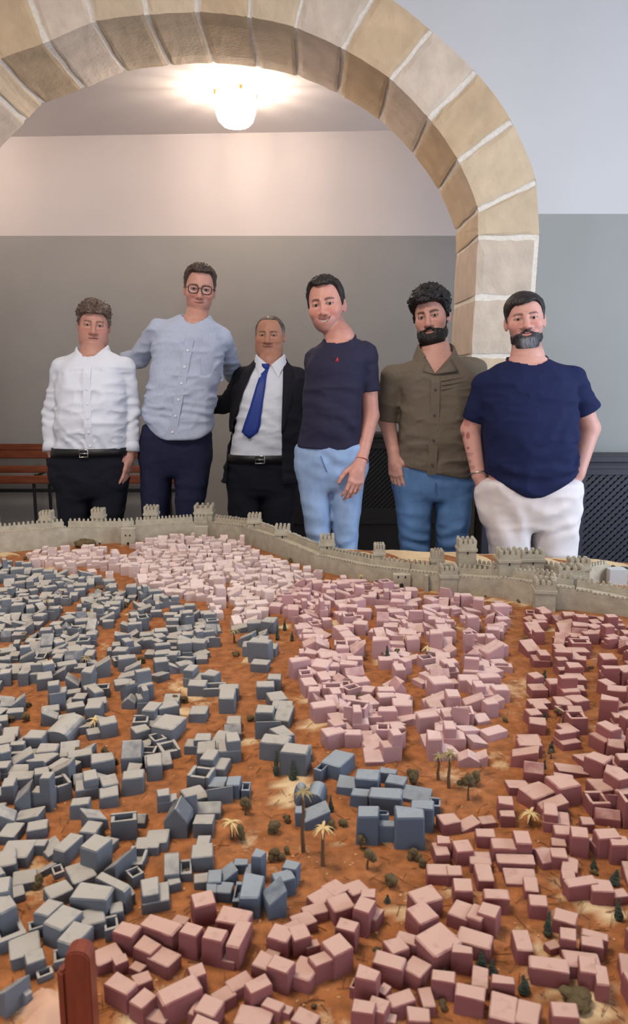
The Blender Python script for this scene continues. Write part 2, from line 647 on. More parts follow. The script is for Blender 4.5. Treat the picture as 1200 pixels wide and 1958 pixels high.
# copy of the lamp, added out of frame to brighten the passage's left side
fill_twin = lamp.copy()
col.objects.link(fill_twin)
fill_twin.location = (-2.6, YL + .1, zc(-2.6))
fill_twin['label'] = 'added out of frame petal lamp that brightens the left of the passage'
for ch in list(lamp.children):
    c_ = ch.copy()
    col.objects.link(c_)
    c_.parent = fill_twin
fill_lo = lo.copy()
fill_lo.data = ld.copy()
fill_lo.data.energy = 20
fill_lo.location = (-2.6, YL + .1, zc(-2.6) - .118)
col.objects.link(fill_lo)
# ================================================================== the model city on its table
Z0 = .74
rnd = random.Random(11)
M_sand = mat('model_sand', srgb(146, 91, 50), 0.95, 0.34, 46, 1.0, 170, detail=8, bdist=0.003)


def sand_patches(m):
    """cream plaster showing through the loose orange sand"""
    nt = m.node_tree
    N, L = nt.nodes, nt.links
    b = N['Principled BSDF']
    src = b.inputs['Base Color'].links[0].from_socket
    g = N.new('ShaderNodeNewGeometry')
    n = N.new('ShaderNodeTexNoise')
    n.inputs['Scale'].default_value = 6.5
    n.inputs['Detail'].default_value = 7
    n.inputs['Roughness'].default_value = .65
    L.new(g.outputs['Position'], n.inputs['Vector'])
    mr = N.new('ShaderNodeMapRange')
    mr.inputs['From Min'].default_value = .60
    mr.inputs['From Max'].default_value = .70
    L.new(n.outputs['Fac'], mr.inputs['Value'])
    a = N.new('ShaderNodeAttribute')
    a.attribute_name = 'Col'
    sp = N.new('ShaderNodeSeparateColor')
    L.new(a.outputs['Color'], sp.inputs[0])
    mxm = N.new('ShaderNodeMath')
    mxm.operation = 'MAXIMUM'
    L.new(mr.outputs[0], mxm.inputs[0])
    L.new(sp.outputs[0], mxm.inputs[1])
    mx = N.new('ShaderNodeMix')
    mx.data_type = 'RGBA'
    L.new(mxm.outputs[0], mx.inputs[0])
    L.new(src, mx.inputs[6])
    mx.inputs[7].default_value = (*srgb(206, 180, 140), 1)
    L.new(mx.outputs[2], b.inputs['Base Color'])


sand_patches(M_sand)
M_blue = mat('blue_grey_clay', srgb(102, 104, 110), 0.9, 0.10, 70, 0.5, 160, dust_light=(srgb(184, 177, 165), .8), rand=.10, bdist=.002)
M_deep = mat('deep_blue_clay', srgb(90, 99, 114), 0.9, 0.12, 70, 0.5, 160, dust_light=(srgb(158, 166, 170), .75), rand=.08, bdist=.002)
M_red = mat('dark_red_clay', srgb(140, 82, 80), 0.9, 0.12, 70, 0.5, 160, dust_light=(srgb(208, 173, 156), .82), rand=.08, bdist=.002)
M_pink = mat('pink_clay', srgb(178, 136, 136), 0.9, 0.10, 70, 0.5, 160, dust_light=(srgb(216, 188, 178), .8), rand=.07, bdist=.002)
M_pale = mat('pale_pink_clay', srgb(196, 170, 164), 0.9, 0.08, 70, 0.5, 160, dust_light=(srgb(220, 202, 194), .8), rand=.05, bdist=.002)
M_fort = mat('grey_green_clay', srgb(162, 152, 134), 0.95, 0.14, 35, 0.6, 130, dust_light=(srgb(190, 181, 162), .5), bdist=.002)
M_dark = mat('dark_opening', srgb(38, 32, 28), 0.95)
M_tablewood = mat('table_red_wood', srgb(96, 48, 36), 0.4, 0.2, 12, stretch=(1, 8, 8))

# table outline (world)
EDGE = [(-2.05, .36), (2.05, .36), (2.05, 2.66), (1.22, 2.82), (.80, 2.955), (.05, 3.06), (-.20, 3.22), (-.50, 3.36), (-2.05, 3.12)]
city = empty('city_model', (0, 1.8, Z0))
tag(city, 'clay scale model of a walled old town with grey blue and pink houses', 'model')
T0 = Matrix.Translation((0, -1.8, -Z0))


def prism(poly, z0, z1, T=None, grow=0.0):
    cx, cy = sum(p[0] for p in poly) / len(poly), sum(p[1] for p in poly) / len(poly)
    P = []
    for x, y in poly:
        d = Vector((x - cx, y - cy))
        d = d * (1 + grow / d.length)
        P.append((cx + d.x, cy + d.y))
    n = len(P)
    V = [Vector((x, y, z)) for z in (z0, z1) for x, y in P]
    if T is not None:
        V = [T @ v for v in V]
    return MB().add(V, [tuple(range(n - 1, -1, -1)), tuple(range(n, 2 * n))] + [(i, (i + 1) % n, (i + 1) % n + n, i + n) for i in range(n)])


table = empty('table', (0, 1.8, 0))
tag(table, 'large dark red wooden table that carries the town model', 'table')
Tt = Matrix.Translation((0, -1.8, 0))
prism(EDGE, Z0 - .075, Z0 - .035, Tt, .03).build('table_top', M_tablewood, table, bevel=.004)
prism(EDGE, Z0 - .17, Z0 - .075, Tt, -.06).build('apron', M_tablewood, table)
for x, y in ((-1.9, .5), (1.9, .5), (1.85, 2.5), (-1.9, 2.95), (-.5, 3.15), (0, .5), (.6, 2.85)):
    MB().box((x - .035, y - 1.8 - .035, 0), (x + .035, y - 1.8 + .035, Z0 - .075)).build('leg', M_tablewood, table, bevel=.004)
prism(EDGE, Z0 - .035, Z0 - .012, T0, .004).build('base_board', M_tablewood, city)


def hnoise(x, y):
    return (.004 * math.sin(x * 7.1 + y * 3.3) * math.cos(y * 6.2 - x * 2.7) + .0022 * math.sin(x * 23 + 1.3) * math.sin(y * 27 + .4)
            + .001 * math.sin(x * 61 + y * 47))


# terrain sheet
def inside(poly, x, y):
    r = False
    n = len(poly)
    for i in range(n):
        (x0, y0), (x1, y1) = poly[i], poly[(i + 1) % n]
        if (y0 > y) != (y1 > y) and x < (x1 - x0) * (y - y0) / (y1 - y0) + x0:
            r = not r
    return r


CREAM = [(560, 1500, 34), (545, 1530, 22), (800, 1700, 24), (770, 1745, 20), (600, 1390, 20), (590, 1340, 14), (1110, 1700, 40), (1160, 1740, 34), (1060, 1860, 40), (1120, 1920, 60),
         (480, 1260, 18), (640, 1195, 16), (735, 1265, 20), (100, 1085, 24), (350, 1360, 18), (470, 1420, 14), (1000, 1150, 26), (905, 1140, 22), (940, 1150, 20), (760, 1120, 20), (680, 1112, 18),
         (80, 1930, 40), (130, 1900, 25), (270, 1945, 30), (700, 1905, 16), (540, 1200, 14), (1010, 1240, 10), (660, 1610, 14), (720, 1612, 14), (15, 1058, 20), (60, 1058, 20),
         (700, 1056, 60), (770, 1062, 60), (840, 1064, 55), (920, 1068, 60), (1000, 1066, 70), (1080, 1074, 70), (1150, 1084, 70), (1210, 1095, 70)]
CW = [(G(x, y, Z0), r * .5 * (G(x + 2, y, Z0) - G(x, y, Z0)).length * 1.2) for x, y, r in CREAM]
ys = [.36 + i * .0125 for i in range(242)]
tv, tf, tcol = [], [], []
xs_n = 200
for j, y in enumerate(ys):
    # span of the outline at this depth
    xs = []
    n = len(EDGE)
    for i in range(n):
        (x0, y0), (x1, y1) = EDGE[i], EDGE[(i + 1) % n]
        if (y0 > y) != (y1 > y):
            xs.append(x0 + (x1 - x0) * (y - y0) / (y1 - y0))
    if len(xs) < 2:
        break
    xa_, xb_ = min(xs), max(xs)
    for i in range(xs_n + 1):
        x = xa_ + (xb_ - xa_) * i / xs_n
        e = min(i, xs_n - i) / 3
        z = hnoise(x, y) * min(1, e)
        c = 0.0
        for p, r in CW:
            dd = math.hypot(x - p.x, y - p.y) + .35 * r * math.sin(x * 90 + 3 * math.sin(y * 70)) * math.cos(y * 83)
            c = max(c, min(1, max(0, (r - dd) / (r * .35))))
        if y > 2.6 and x > .2:
            z += .004 * math.sin(x * 31 + y * 22)
        tv.append((x, y - 1.8, z))
        tcol.append((c, c, c))
nr = len(tv) // (xs_n + 1)
tf = [(j * (xs_n + 1) + i, j * (xs_n + 1) + i + 1, (j + 1) * (xs_n + 1) + i + 1, (j + 1) * (xs_n + 1) + i) for j in range(nr - 1) for i in range(xs_n)]
me = np_mesh('sand_ground', np.array(tv), np.array(tf), True, np.array(tcol))
g = obj('sand_ground', me, M_sand, city)
sk = MB()
prism(EDGE, Z0 - .012, Z0 - .003, T0).build('plaster_edge', M_sand, city)

# ---------------- house shapes (unit footprint, unit height)
shapes = {}


def make_shape(name, mb, bevel):
    me = mb.mesh('house_' + name, False, bevel)
    V = np.empty(len(me.vertices) * 3, dtype=np.float32)
    me.vertices.foreach_get('co', V)
    F = [tuple(p.vertices) for p in me.polygons]
    shapes.setdefault(name.split('_')[0], []).append((me, V.reshape(-1, 3), F))
    me.materials.append(M_blue)


def jbox(lo, hi, j, top=None):
    V = []
    for z in (lo[2], hi[2]):
        for y in (lo[1], hi[1]):
            for x in (lo[0], hi[0]):
                zz = z
                if z > 0 and top:
                    zz = z * top(x, y)
                V.append((x + rnd.uniform(-j, j), y + rnd.uniform(-j, j), zz + (rnd.uniform(-j, j) if z > 0 else 0)))
    return V, [(0, 2, 3, 1), (4, 5, 7, 6), (0, 1, 5, 4), (2, 6, 7, 3), (0, 4, 6, 2), (1, 3, 7, 5)]


for i in range(7):
    make_shape('box_%d' % i, MB().add(*jbox((-.5, -.5, 0), (.5, .5, 1), .045)), .05)
for i in range(3):
    make_shape('shed_%d' % i, MB().add(*jbox((-.5, -.5, 0), (.5, .5, 1), .03, lambda x, y: .55 + .45 * (x + .5))), .035)
for i in range(2):
    make_shape('ramp_%d' % i, MB().add(*jbox((-.5, -.5, 0), (.5, .5, 1), .03, lambda x, y: .5 + .5 * (y + .5))), .035)
for i in range(2):
    mb = MB().add(*jbox((-.5, -.5, 0), (.5, .5, .62), .03))
    mb.add(*jbox((-.48, -.46, .4), (.04 + .1 * i, .48, 1), .03))
    make_shape('step_%d' % i, mb, .035)
for i in range(2):
    V = [(-.5, -.5, 0), (.5, -.5, 0), (.5, .5, 0), (-.5, .5, 0), (-.5, -.5, .6), (.5, -.5, .6), (.5, .5, .6), (-.5, .5, .6), (-.5, 0.05 * i, 1), (.5, 0, 1)]
    make_shape('gable_%d' % i, MB().add(V, [(3, 2, 1, 0), (0, 1, 5, 4), (2, 3, 7, 6), (4, 5, 9, 8), (6, 7, 8, 9), (0, 4, 8, 7, 3), (1, 2, 6, 9, 5)]), .03)
for i in range(2):
    t = .17
    mb = MB()
    mb.add(*jbox((-.5, -.5, 0), (.5, -.5 + t, 1), .02)).add(*jbox((-.5, .5 - t, 0), (.5, .5, 1), .02))
    mb.add(*jbox((-.5, -.5 + t, 0), (-.5 + t, .5 - t, .95), .02)).add(*jbox((.5 - t, -.5 + t, 0), (.5, .5 - t, .95), .02))
    mb.add(*jbox((-.4, -.4, 0), (.4, .4, .3), .01))
    make_shape('court_%d' % i, mb, .02)
# barrel roof and dome
V, F = [], []
K = 8
for y in (-.5, .5):
    V += [(-.5, y, 0), (.5, y, 0)] + [(.5 * math.cos(math.pi * k / K), y, .55 + .45 * math.sin(math.pi * k / K)) for k in range(K + 1)]
n = K + 3
F = [tuple(range(n)), tuple(range(2 * n - 1, n - 1, -1))] + [(i, i + n, (i + 1) % n + n, (i + 1) % n) for i in range(n)]
make_shape('barrel_0', MB().add(V, F), .02)
prof = [(.5, 0), (.5, .45), (.48, .6), (.40, .78), (.26, .92), (.1, .99), (0, 1)]
make_shape('dome_0', MB().lathe(prof, n=14), 0)

houses = []      # x, y, z(base), w, d, h, rot, shape, colour


def placed(x, y, w_, d_, h_, rot, shape, colr, manual=False):
    houses.append((x, y, w_, d_, h_, rot, shape, colr, manual))


def man(px, py, wp, dp, hp, rot=0, shape='box', colr='red'):
    """roof middle, front width, visible roof depth and wall height, read off the photograph and turned into metres"""
    r = ray(px, py)
    r0 = r
    ang = math.atan2(-r.z, math.hypot(r.x, r.y))
    Y = (CAMZ - Z0 - .02) * r.y / -r.z
    dist = Y * math.cos(PITCH) + (CAMZ - Z0) * math.sin(PITCH)
    s = dist / FPX
    h = max(.008, min(.06, hp * s / math.cos(ang)))
    p = G(px, py, Z0 + h)
    rr = math.radians(rot)
    w_, d_ = wp * s, dp * s / math.sin(ang)
    placed(p.x, p.y, w_, max(d_, .012), h, rr, shape, colr, True)


B = lambda s: [man(*a[:6], a[6] if len(a) > 6 else 'box', 'blue') for a in s]
P = lambda s: [man(*a[:6], a[6] if len(a) > 6 else 'box', 'red') for a in s]
D = lambda s: [man(*a[:6], a[6] if len(a) > 6 else 'box', 'deep') for a in s]
B([(33, 1623, 55, 30, 18, 3), (72, 1610, 34, 12, 18, 0), (97, 1613, 32, 24, 16, 40, 'shed'), (130, 1612, 28, 30, 25, -20), (183, 1617, 40, 24, 45, -25), (205, 1612, 28, 20, 14, -20),
   (228, 1637, 30, 34, 38, -25, 'shed'), (262, 1640, 34, 32, 15, 0, 'court'), (48, 1675, 45, 25, 15, 20), (30, 1700, 30, 25, 14, 30), (83, 1655, 22, 26, 12, -40, 'shed'), (110, 1660, 20, 16, 10, 30, 'court'),
   (155, 1668, 46, 34, 18, 35), (178, 1706, 72, 26, 42, -8), (216, 1690, 20, 46, 38, 58), (112, 1700, 46, 24, 20, 40), (92, 1738, 38, 26, 34, -22), (120, 1757, 48, 34, 34, -25), (143, 1786, 44, 34, 34, -20),
   (176, 1752, 44, 28, 26, 24), (8, 1728, 34, 30, 44, 40), (16, 1775, 50, 40, 20, 35, 'court'), (48, 1806, 55, 40, 20, 25), (66, 1829, 34, 20, 25, 30), (20, 1872, 38, 34, 44, -35, 'shed'), (44, 1890, 14, 28, 22, 50),
   (222, 1738, 26, 18, 20, 20), (212, 1764, 26, 24, 20, 20, 'court'), (240, 1712, 30, 14, 18, 35, 'shed'), (296, 1697, 52, 32, 30, 15, 'step'), (332, 1686, 24, 18, 14, 20), (328, 1640, 28, 38, 35, 10, 'gable'),
   (282, 1615, 44, 20, 15, 5), (300, 1600, 44, 25, 18, 5), (355, 1660, 22, 26, 14, 10, 'court'), (384, 1680, 28, 16, 14, 10), (70, 1770, 30, 14, 18, 25, 'court'), (118, 1827, 30, 22, 14, 20, 'court'),
   (85, 1858, 30, 14, 10, 30, 'court'), (388, 1612, 26, 22, 22, 0), (258, 1672, 26, 16, 20, 40, 'court')])
B([(122, 1378, 52, 32, 26, -8, 'barrel'), (252, 1412, 36, 26, 44, 8, 'gable'), (290, 1348, 26, 16, 30, -12), (322, 1378, 46, 24, 26, -18), (300, 1438, 50, 24, 20, 20, 'gable'), (80, 1442, 44, 22, 20, -22), (122, 1458, 46, 22, 22, -24)])
# the big blue house, the domed one, and the clusters by the square
D([(646, 1447, 42, 30, 26, -30), (614, 1466, 16, 16, 22, -30, 'court'), (664, 1493, 38, 22, 15, -12), (703, 1476, 44, 20, 32, -10), (688, 1511, 36, 14, 22, -12), (738, 1510, 60, 20, 32, -8), (757, 1486, 36, 16, 20, -20),
   (742, 1470, 34, 10, 20, -15), (795, 1506, 58, 16, 18, -22, 'ramp'), (703, 1545, 42, 20, 50, -5), (783, 1552, 54, 20, 52, -5), (738, 1572, 40, 10, 28, -5), (731, 1552, 24, 8, 36, -5, 'court'), (808, 1534, 42, 16, 42, -8), (832, 1529, 20, 16, 18, -10, 'court')])
D([(575, 1498, 27, 22, 30, 0, 'dome'), (604, 1504, 34, 24, 26, -12, 'barrel'), (602, 1540, 50, 22, 28, 12, 'shed'), (573, 1545, 18, 14, 24, 0)])
D([(494, 1633, 22, 14, 42, -20), (461, 1649, 28, 12, 16, 0), (434, 1660, 32, 18, 24, 30, 'shed'), (486, 1662, 32, 20, 14, -5), (410, 1676, 26, 22, 22, 5), (481, 1697, 40, 42, 34, -5), (428, 1697, 34, 20, 18, -6),
   (456, 1706, 16, 34, 14, -3, 'court'), (404, 1700, 20, 18, 18, 8), (556, 1655, 30, 14, 30, -18), (541, 1676, 40, 18, 28, 24), (524, 1694, 36, 26, 44, 20, 'shed'), (415, 1493, 32, 18, 14, 0), (447, 1489, 26, 18, 26, 0), (470, 1500, 16, 16, 18, 0, 'court')])
# pink clusters in front
P([(448, 1756, 62, 28, 28, -15), (456, 1790, 30, 44, 34, -14), (410, 1791, 40, 20, 40, -15), (440, 1832, 30, 20, 12, -15), (388, 1726, 42, 24, 34, 20), (243, 1778, 45, 22, 34, -22), (308, 1772, 74, 24, 32, -24),
   (366, 1780, 38, 20, 40, -22), (346, 1762, 30, 14, 16, -22), (281, 1812, 46, 22, 24, -30), (312, 1832, 56, 26, 20, -30), (204, 1824, 52, 28, 20, 35), (230, 1836, 28, 16, 20, 30), (232, 1884, 58, 24, 32, -30),
   (272, 1872, 34, 20, 16, 30), (274, 1908, 36, 28, 30, -34), (302, 1940, 44, 20, 14, -20), (344, 1890, 78, 30, 36, 33), (376, 1856, 32, 22, 30, 25), (384, 1926, 38, 26, 20, -20), (388, 1962, 50, 30, 30, -20), (262, 1850, 30, 14, 12, -28)])
P([(640, 1698, 38, 24, 13, 40), (612, 1714, 44, 22, 14, 38), (680, 1695, 40, 22, 14, 32), (704, 1706, 28, 16, 42, -5), (696, 1730, 32, 24, 40, -25), (716, 1746, 24, 22, 20, -30), (650, 1724, 44, 26, 22, 25),
   (602, 1735, 46, 20, 16, 22), (580, 1756, 44, 24, 16, 28), (560, 1776, 42, 28, 18, 30), (536, 1783, 44, 26, 30, -22), (572, 1782, 36, 24, 30, 22), (664, 1764, 40, 20, 36, -22), (596, 1805, 28, 12, 14, 22), (644, 1808, 44, 30, 36, 34),
   (614, 1832, 42, 20, 30, 26), (582, 1850, 48, 38, 22, -24), (506, 1840, 42, 26, 20, -28), (536, 1845, 46, 22, 36, -26), (520, 1822, 30, 10, 12, -25), (458, 1875, 48, 24, 16, 36), (427, 1899, 42, 22, 16, 38), (494, 1880, 46, 22, 32, 32),
   (400, 1920, 46, 30, 30, -24), (522, 1921, 40, 18, 18, -26), (548, 1932, 22, 12, 10, -26), (484, 1942, 66, 34, 16, -14), (585, 1948, 48, 26, 14, -26)])
P([(702, 1864, 44, 22, 42, -20), (680, 1884, 18, 16, 18, -22, 'court'), (694, 1924, 44, 20, 38, -12), (722, 1922, 38, 24, 30, -24), (744, 1833, 60, 24, 32, -22), (758, 1808, 40, 24, 28, 24), (778, 1796, 44, 18, 22, -24), (766, 1906, 54, 22, 22, 20),
   (796, 1848, 40, 28, 22, -38), (836, 1796, 70, 40, 34, 34), (806, 1745, 46, 30, 32, 30), (735, 1890, 26, 10, 20, 55), (740, 1945, 36, 16, 14, -14)])
P([(858, 1562, 38, 18, 20, 15), (893, 1564, 42, 16, 14, 22, 'shed'), (931, 1562, 32, 14, 10, 8), (848, 1600, 26, 14, 26, -5), (842, 1618, 28, 22, 20, 5), (884, 1612, 34, 20, 26, 8), (928, 1587, 36, 16, 22, -5), (970, 1552, 28, 12, 20, -5),
   (962, 1611, 46, 18, 24, -4), (998, 1598, 30, 22, 34, -4), (917, 1637, 40, 22, 16, -4), (986, 1642, 70, 18, 16, -4), (994, 1672, 60, 20, 12, -4, 'ramp'), (838, 1656, 48, 20, 20, -4), (868, 1660, 30, 18, 20, -4), (884, 1688, 36, 22, 28, -4),
   (925, 1664, 32, 30, 20, -4), (948, 1708, 50, 18, 26, -6), (1014, 1690, 28, 26, 14, -10), (1028, 1718, 36, 20, 24, -10), (1076, 1587, 34, 16, 20, -8), (1107, 1590, 32, 18, 36, -12), (1122, 1573, 24, 14, 16, -5), (1068, 1610, 28, 14, 14, -10),
   (1038, 1622, 30, 26, 22, 15, 'gable'), (1068, 1628, 30, 18, 22, -8), (1160, 1594, 44, 16, 34, 4), (1184, 1606, 36, 18, 34, -6), (1140, 1610, 22, 16, 14, 6), (1090, 1650, 30, 26, 16, -22), (1086, 1670, 26, 16, 20, -10), (1110, 1684, 60, 14, 26, 12), (1150, 1690, 42, 22, 26, -6), (1184, 1706, 30, 14, 16, 10),
   (812, 1712, 54, 26, 30, 24), (882, 1738, 44, 30, 24, -32), (912, 1742, 34, 28, 30, -32), (935, 1736, 36, 24, 36, -28), (908, 1795, 66, 28, 24, -22), (846, 1786, 40, 30, 30, 34), (884, 1814, 40, 14, 36, -12), (848, 1865, 44, 20, 30, -12),
   (918, 1866, 32, 36, 20, -14), (898, 1897, 54, 22, 28, -16), (962, 1874, 44, 14, 30, -10), (816, 1902, 26, 34, 18, 6), (800, 1937, 44, 24, 20, -5), (962, 1925, 50, 44, 24, -20), (1008, 1938, 46, 40, 24, -22), (1078, 1938, 50, 24, 28, -6),
   (998, 1796, 32, 34, 26, -3), (1080, 1750, 42, 22, 22, -26), (1086, 1786, 30, 22, 32, -16), (1056, 1806, 26, 14, 12, 20), (1050, 1846, 72, 24, 30, -12), (1136, 1788, 48, 12, 24, -22), (1132, 1802, 40, 18, 26, -14), (1112, 1838, 66, 26, 20, -6), (1122, 1848, 32, 28, 30, -14), (1150, 1868, 24, 34, 30, -14)])


# ---------------- quarters filled row by row
def gp(pts):
    return [(p.x, p.y) for p in (G(x, y, Z0 + .012) for x, y in pts)]


def segd(p, a, b):
    ax_, ay = a
    bx, by = b
    dx, dy = bx - ax_, by - ay
    L2 = dx * dx + dy * dy
    t = max(0, min(1, ((p[0] - ax_) * dx + (p[1] - ay) * dy) / L2)) if L2 else 0
    return math.hypot(p[0] - ax_ - t * dx, p[1] - ay - t * dy)


LANES = [([(985, 1150), (990, 1290), (975, 1400), (940, 1490)], .024), ([(1135, 1230), (1130, 1350), (1118, 1430)], .017), ([(430, 1210), (470, 1340), (490, 1440), (492, 1530)], .024),
         ([(545, 1180), (550, 1290), (595, 1400), (625, 1440)], .022), ([(345, 1290), (350, 1400), (350, 1500)], .014), ([(190, 1190), (215, 1300), (240, 1400), (230, 1560)], .012), ([(60, 1330), (70, 1400), (190, 1420)], .018),
         ([(720, 1150), (700, 1230), (715, 1330)], .014), ([(870, 1170), (880, 1280), (870, 1350)], .010), ([(800, 1130), (810, 1230), (790, 1300), (800, 1440)], .011), ([(640, 1130), (640, 1250)], .009), ([(930, 1140), (915, 1220)], .010),
         ([(1050, 1190), (1050, 1330)], .009), ([(1060, 1360), (1050, 1500)], .010), ([(0, 1330), (120, 1310), (190, 1270), (250, 1150)], .013), ([(0, 1240), (90, 1200), (170, 1130)], .012), ([(270, 1240), (300, 1320), (300, 1360)], .013),
         ([(0, 1500), (120, 1520), (200, 1540)], .010), ([(110, 1560), (130, 1640)], .010), ([(290, 1480), (290, 1600)], .012), ([(400, 1330), (410, 1420)], .006), ([(140, 1080), (240, 1100), (250, 1125)], .02),
         ([(330, 1160), (270, 1210)], .014), ([(600, 1120), (700, 1140)], .008), ([(1180, 1200), (1180, 1320)], .01), ([(940, 1500), (1010, 1540), (1000, 1590)], .016), ([(1120, 1480), (1090, 1560)], .012), ([(430, 1110), (440, 1180)], .012)]
LANES = [(gp(l), r) for l, r in LANES]
OPEN = [(735, 1240, 22), (715, 1300, 24), (720, 1330, 16), (820, 1240, 14), (240, 1110, 20), (90, 1095, 26), (30, 1320, 26), (340, 1330, 22), (50, 1390, 26), (150, 1420, 26), (215, 1440, 24), (450, 1215, 24), (510, 1225, 18),
        (480, 1300, 26), (860, 1490, 60), (800, 1470, 30), (900, 1440, 20), (1060, 1370, 14), (690, 1350, 16), (400, 1130, 14), (190, 1130, 20), (270, 1380, 12), (25, 1560, 14), (115, 1560, 10), (330, 1560, 18), (1075, 1250, 12), (1130, 1470, 12),
        (230, 1060, 40), (20, 1070, 34), (1010, 1165, 26), (930, 1160, 20), (70, 1075, 16), (620, 1250, 10), (470, 1420, 16)]
OPENW = [(G(x, y, Z0), r * 1.0 * (G(x + 1, y, Z0) - G(x, y, Z0)).length) for x, y, r in OPEN]
taken = {}


def key(x, y):
    return (int(math.floor(x / .05)), int(math.floor(y / .05)))


def is_free(x, y, r):
    kx, ky = key(x, y)
    for i in (-2, -1, 0, 1, 2):
        for j in (-2, -1, 0, 1, 2):
            for (qx, qy, qr) in taken.get((kx + i, ky + j), ()):
                if math.hypot(x - qx, y - qy) < (r + qr):
                    return False
    return True


def take(x, y, r):
    taken.setdefault(key(x, y), []).append((x, y, r))


for hh in houses:
    take(hh[0], hh[1], .36 * math.sqrt(hh[2] * hh[3]))


def fill(poly, colr, ang, pitch, wr, dr, hr, gapp, wob=.35, pack=.44):
    """rows of touching houses along direction ang inside a polygon (pixels of its ground outline)"""
    P2 = gp(poly)
    cx, cy = sum(p[0] for p in P2) / len(P2), sum(p[1] for p in P2) / len(P2)
    R_ = max(math.hypot(p[0] - cx, p[1] - cy) for p in P2)
    a = math.radians(ang)
    u, v = (math.cos(a), math.sin(a)), (-math.sin(a), math.cos(a))
    t = -R_
    ph = rnd.random() * 9
    while t < R_:
        s = -R_ + rnd.random() * .03
        while s < R_:
            wd = rnd.uniform(*wr)
            q = s + wd / 2
            bend = wob * .02 * math.sin(q * 7 + ph) + wob * .008 * math.sin(q * 19 + t * 11)
            x = cx + u[0] * q + v[0] * (t + bend) + rnd.uniform(-.004, .004)
            y = cy + u[1] * q + v[1] * (t + bend) + rnd.uniform(-.004, .004)
            s += wd * (1.0 if rnd.random() > gapp else rnd.uniform(1.3, 2.0))
            if not inside(P2, x, y):
                continue
            if any(min(segd((x, y), l[i], l[i + 1]) for i in range(len(l) - 1)) < r + .006 for l, r in LANES):
                continue
            if any(math.hypot(x - p.x, y - p.y) < r for p, r in OPENW):
                continue
            d_ = rnd.uniform(*dr)
            if not is_free(x, y, pack * .5 * (wd + d_) * .78):
                continue
            r_ = rnd.random()
            sh = 'box' if r_ < .44 else 'shed' if r_ < .64 else 'step' if r_ < .80 else 'ramp' if r_ < .90 else 'gable' if r_ < .95 else 'court'
            h_ = rnd.uniform(*hr) * (1.5 if rnd.random() < .16 else 1) * (1.25 if sh == 'step' else 1)
            rot = a + rnd.gauss(0, .22) + (math.pi / 2 if rnd.random() < .3 else 0) + (math.pi if rnd.random() < .5 else 0)
            take(x, y, pack * .5 * (wd + d_) * .78)
            placed(x, y, wd * 1.02, d_, h_, rot, sh, colr)
        t += pitch


fill([(50, 1058), (150, 1052), (270, 1042), (330, 1028), (420, 1030), (470, 1048), (520, 1070), (610, 1100), (570, 1112), (530, 1150), (490, 1196), (425, 1190), (395, 1150), (330, 1140), (250, 1118), (180, 1095), (60, 1085)],
     'pale', 8, .037, (.024, .046), (.026, .038), (.016, .034), .05)
fill([(0, 1080), (60, 1090), (180, 1102), (260, 1128), (330, 1148), (395, 1172), (428, 1205), (395, 1245), (360, 1285), (350, 1300), (350, 1500), (330, 1600), (0, 1612)],
     'blue', 14, .037, (.024, .044), (.023, .037), (.014, .034), .10, .6)
fill([(0, 1080), (40, 1085), (40, 1120), (0, 1130)], 'deep', 20, .04, (.03, .045), (.03, .04), (.02, .03), .05)
fill([(352, 1290), (468, 1290), (476, 1512), (400, 1512), (352, 1470)], 'blue', 1, .043, (.032, .056), (.03, .042), (.018, .036), .05, .2)
fill([(352, 1500), (425, 1512), (430, 1690), (330, 1700), (330, 1600)], 'blue', 4, .043, (.032, .05), (.03, .042), (.018, .034), .1, .3)
fill([(490, 1298), (572, 1294), (614, 1440), (604, 1482), (495, 1472), (480, 1380)], 'blue', 0, .044, (.032, .056), (.032, .044), (.02, .040), .04, .2)
fill([(425, 1190), (530, 1195), (530, 1240), (500, 1320), (430, 1310)], 'blue', -4, .055, (.032, .056), (.03, .04), (.018, .036), .22, .3)
fill([(560, 1108), (640, 1108), (780, 1130), (905, 1145), (978, 1152), (978, 1200), (982, 1320), (968, 1400), (942, 1452), (860, 1446), (780, 1450), (700, 1448), (640, 1428), (592, 1350), (560, 1260), (575, 1190), (520, 1165)],
     'pink', 4, .034, (.024, .050), (.026, .042), (.014, .036), .04, .5)
fill([(985, 1165), (1100, 1178), (1200, 1192), (1290, 1230), (1330, 1600), (1200, 1580), (1060, 1570), (1000, 1560), (930, 1545), (950, 1480), (1005, 1380), (1005, 1250)],
     'red', 2, .036, (.024, .052), (.026, .042), (.014, .036), .05, .5)
fill([(-90, 1100), (0, 1085), (0, 1900), (-60, 1900)], 'blue', 14, .046, (.030, .052), (.028, .042), (.016, .032), .15, .6)
fill([(1200, 1600), (1310, 1600), (1310, 1958), (1215, 1958)], 'red', -12, .046, (.030, .052), (.028, .042), (.016, .032), .15, .6)

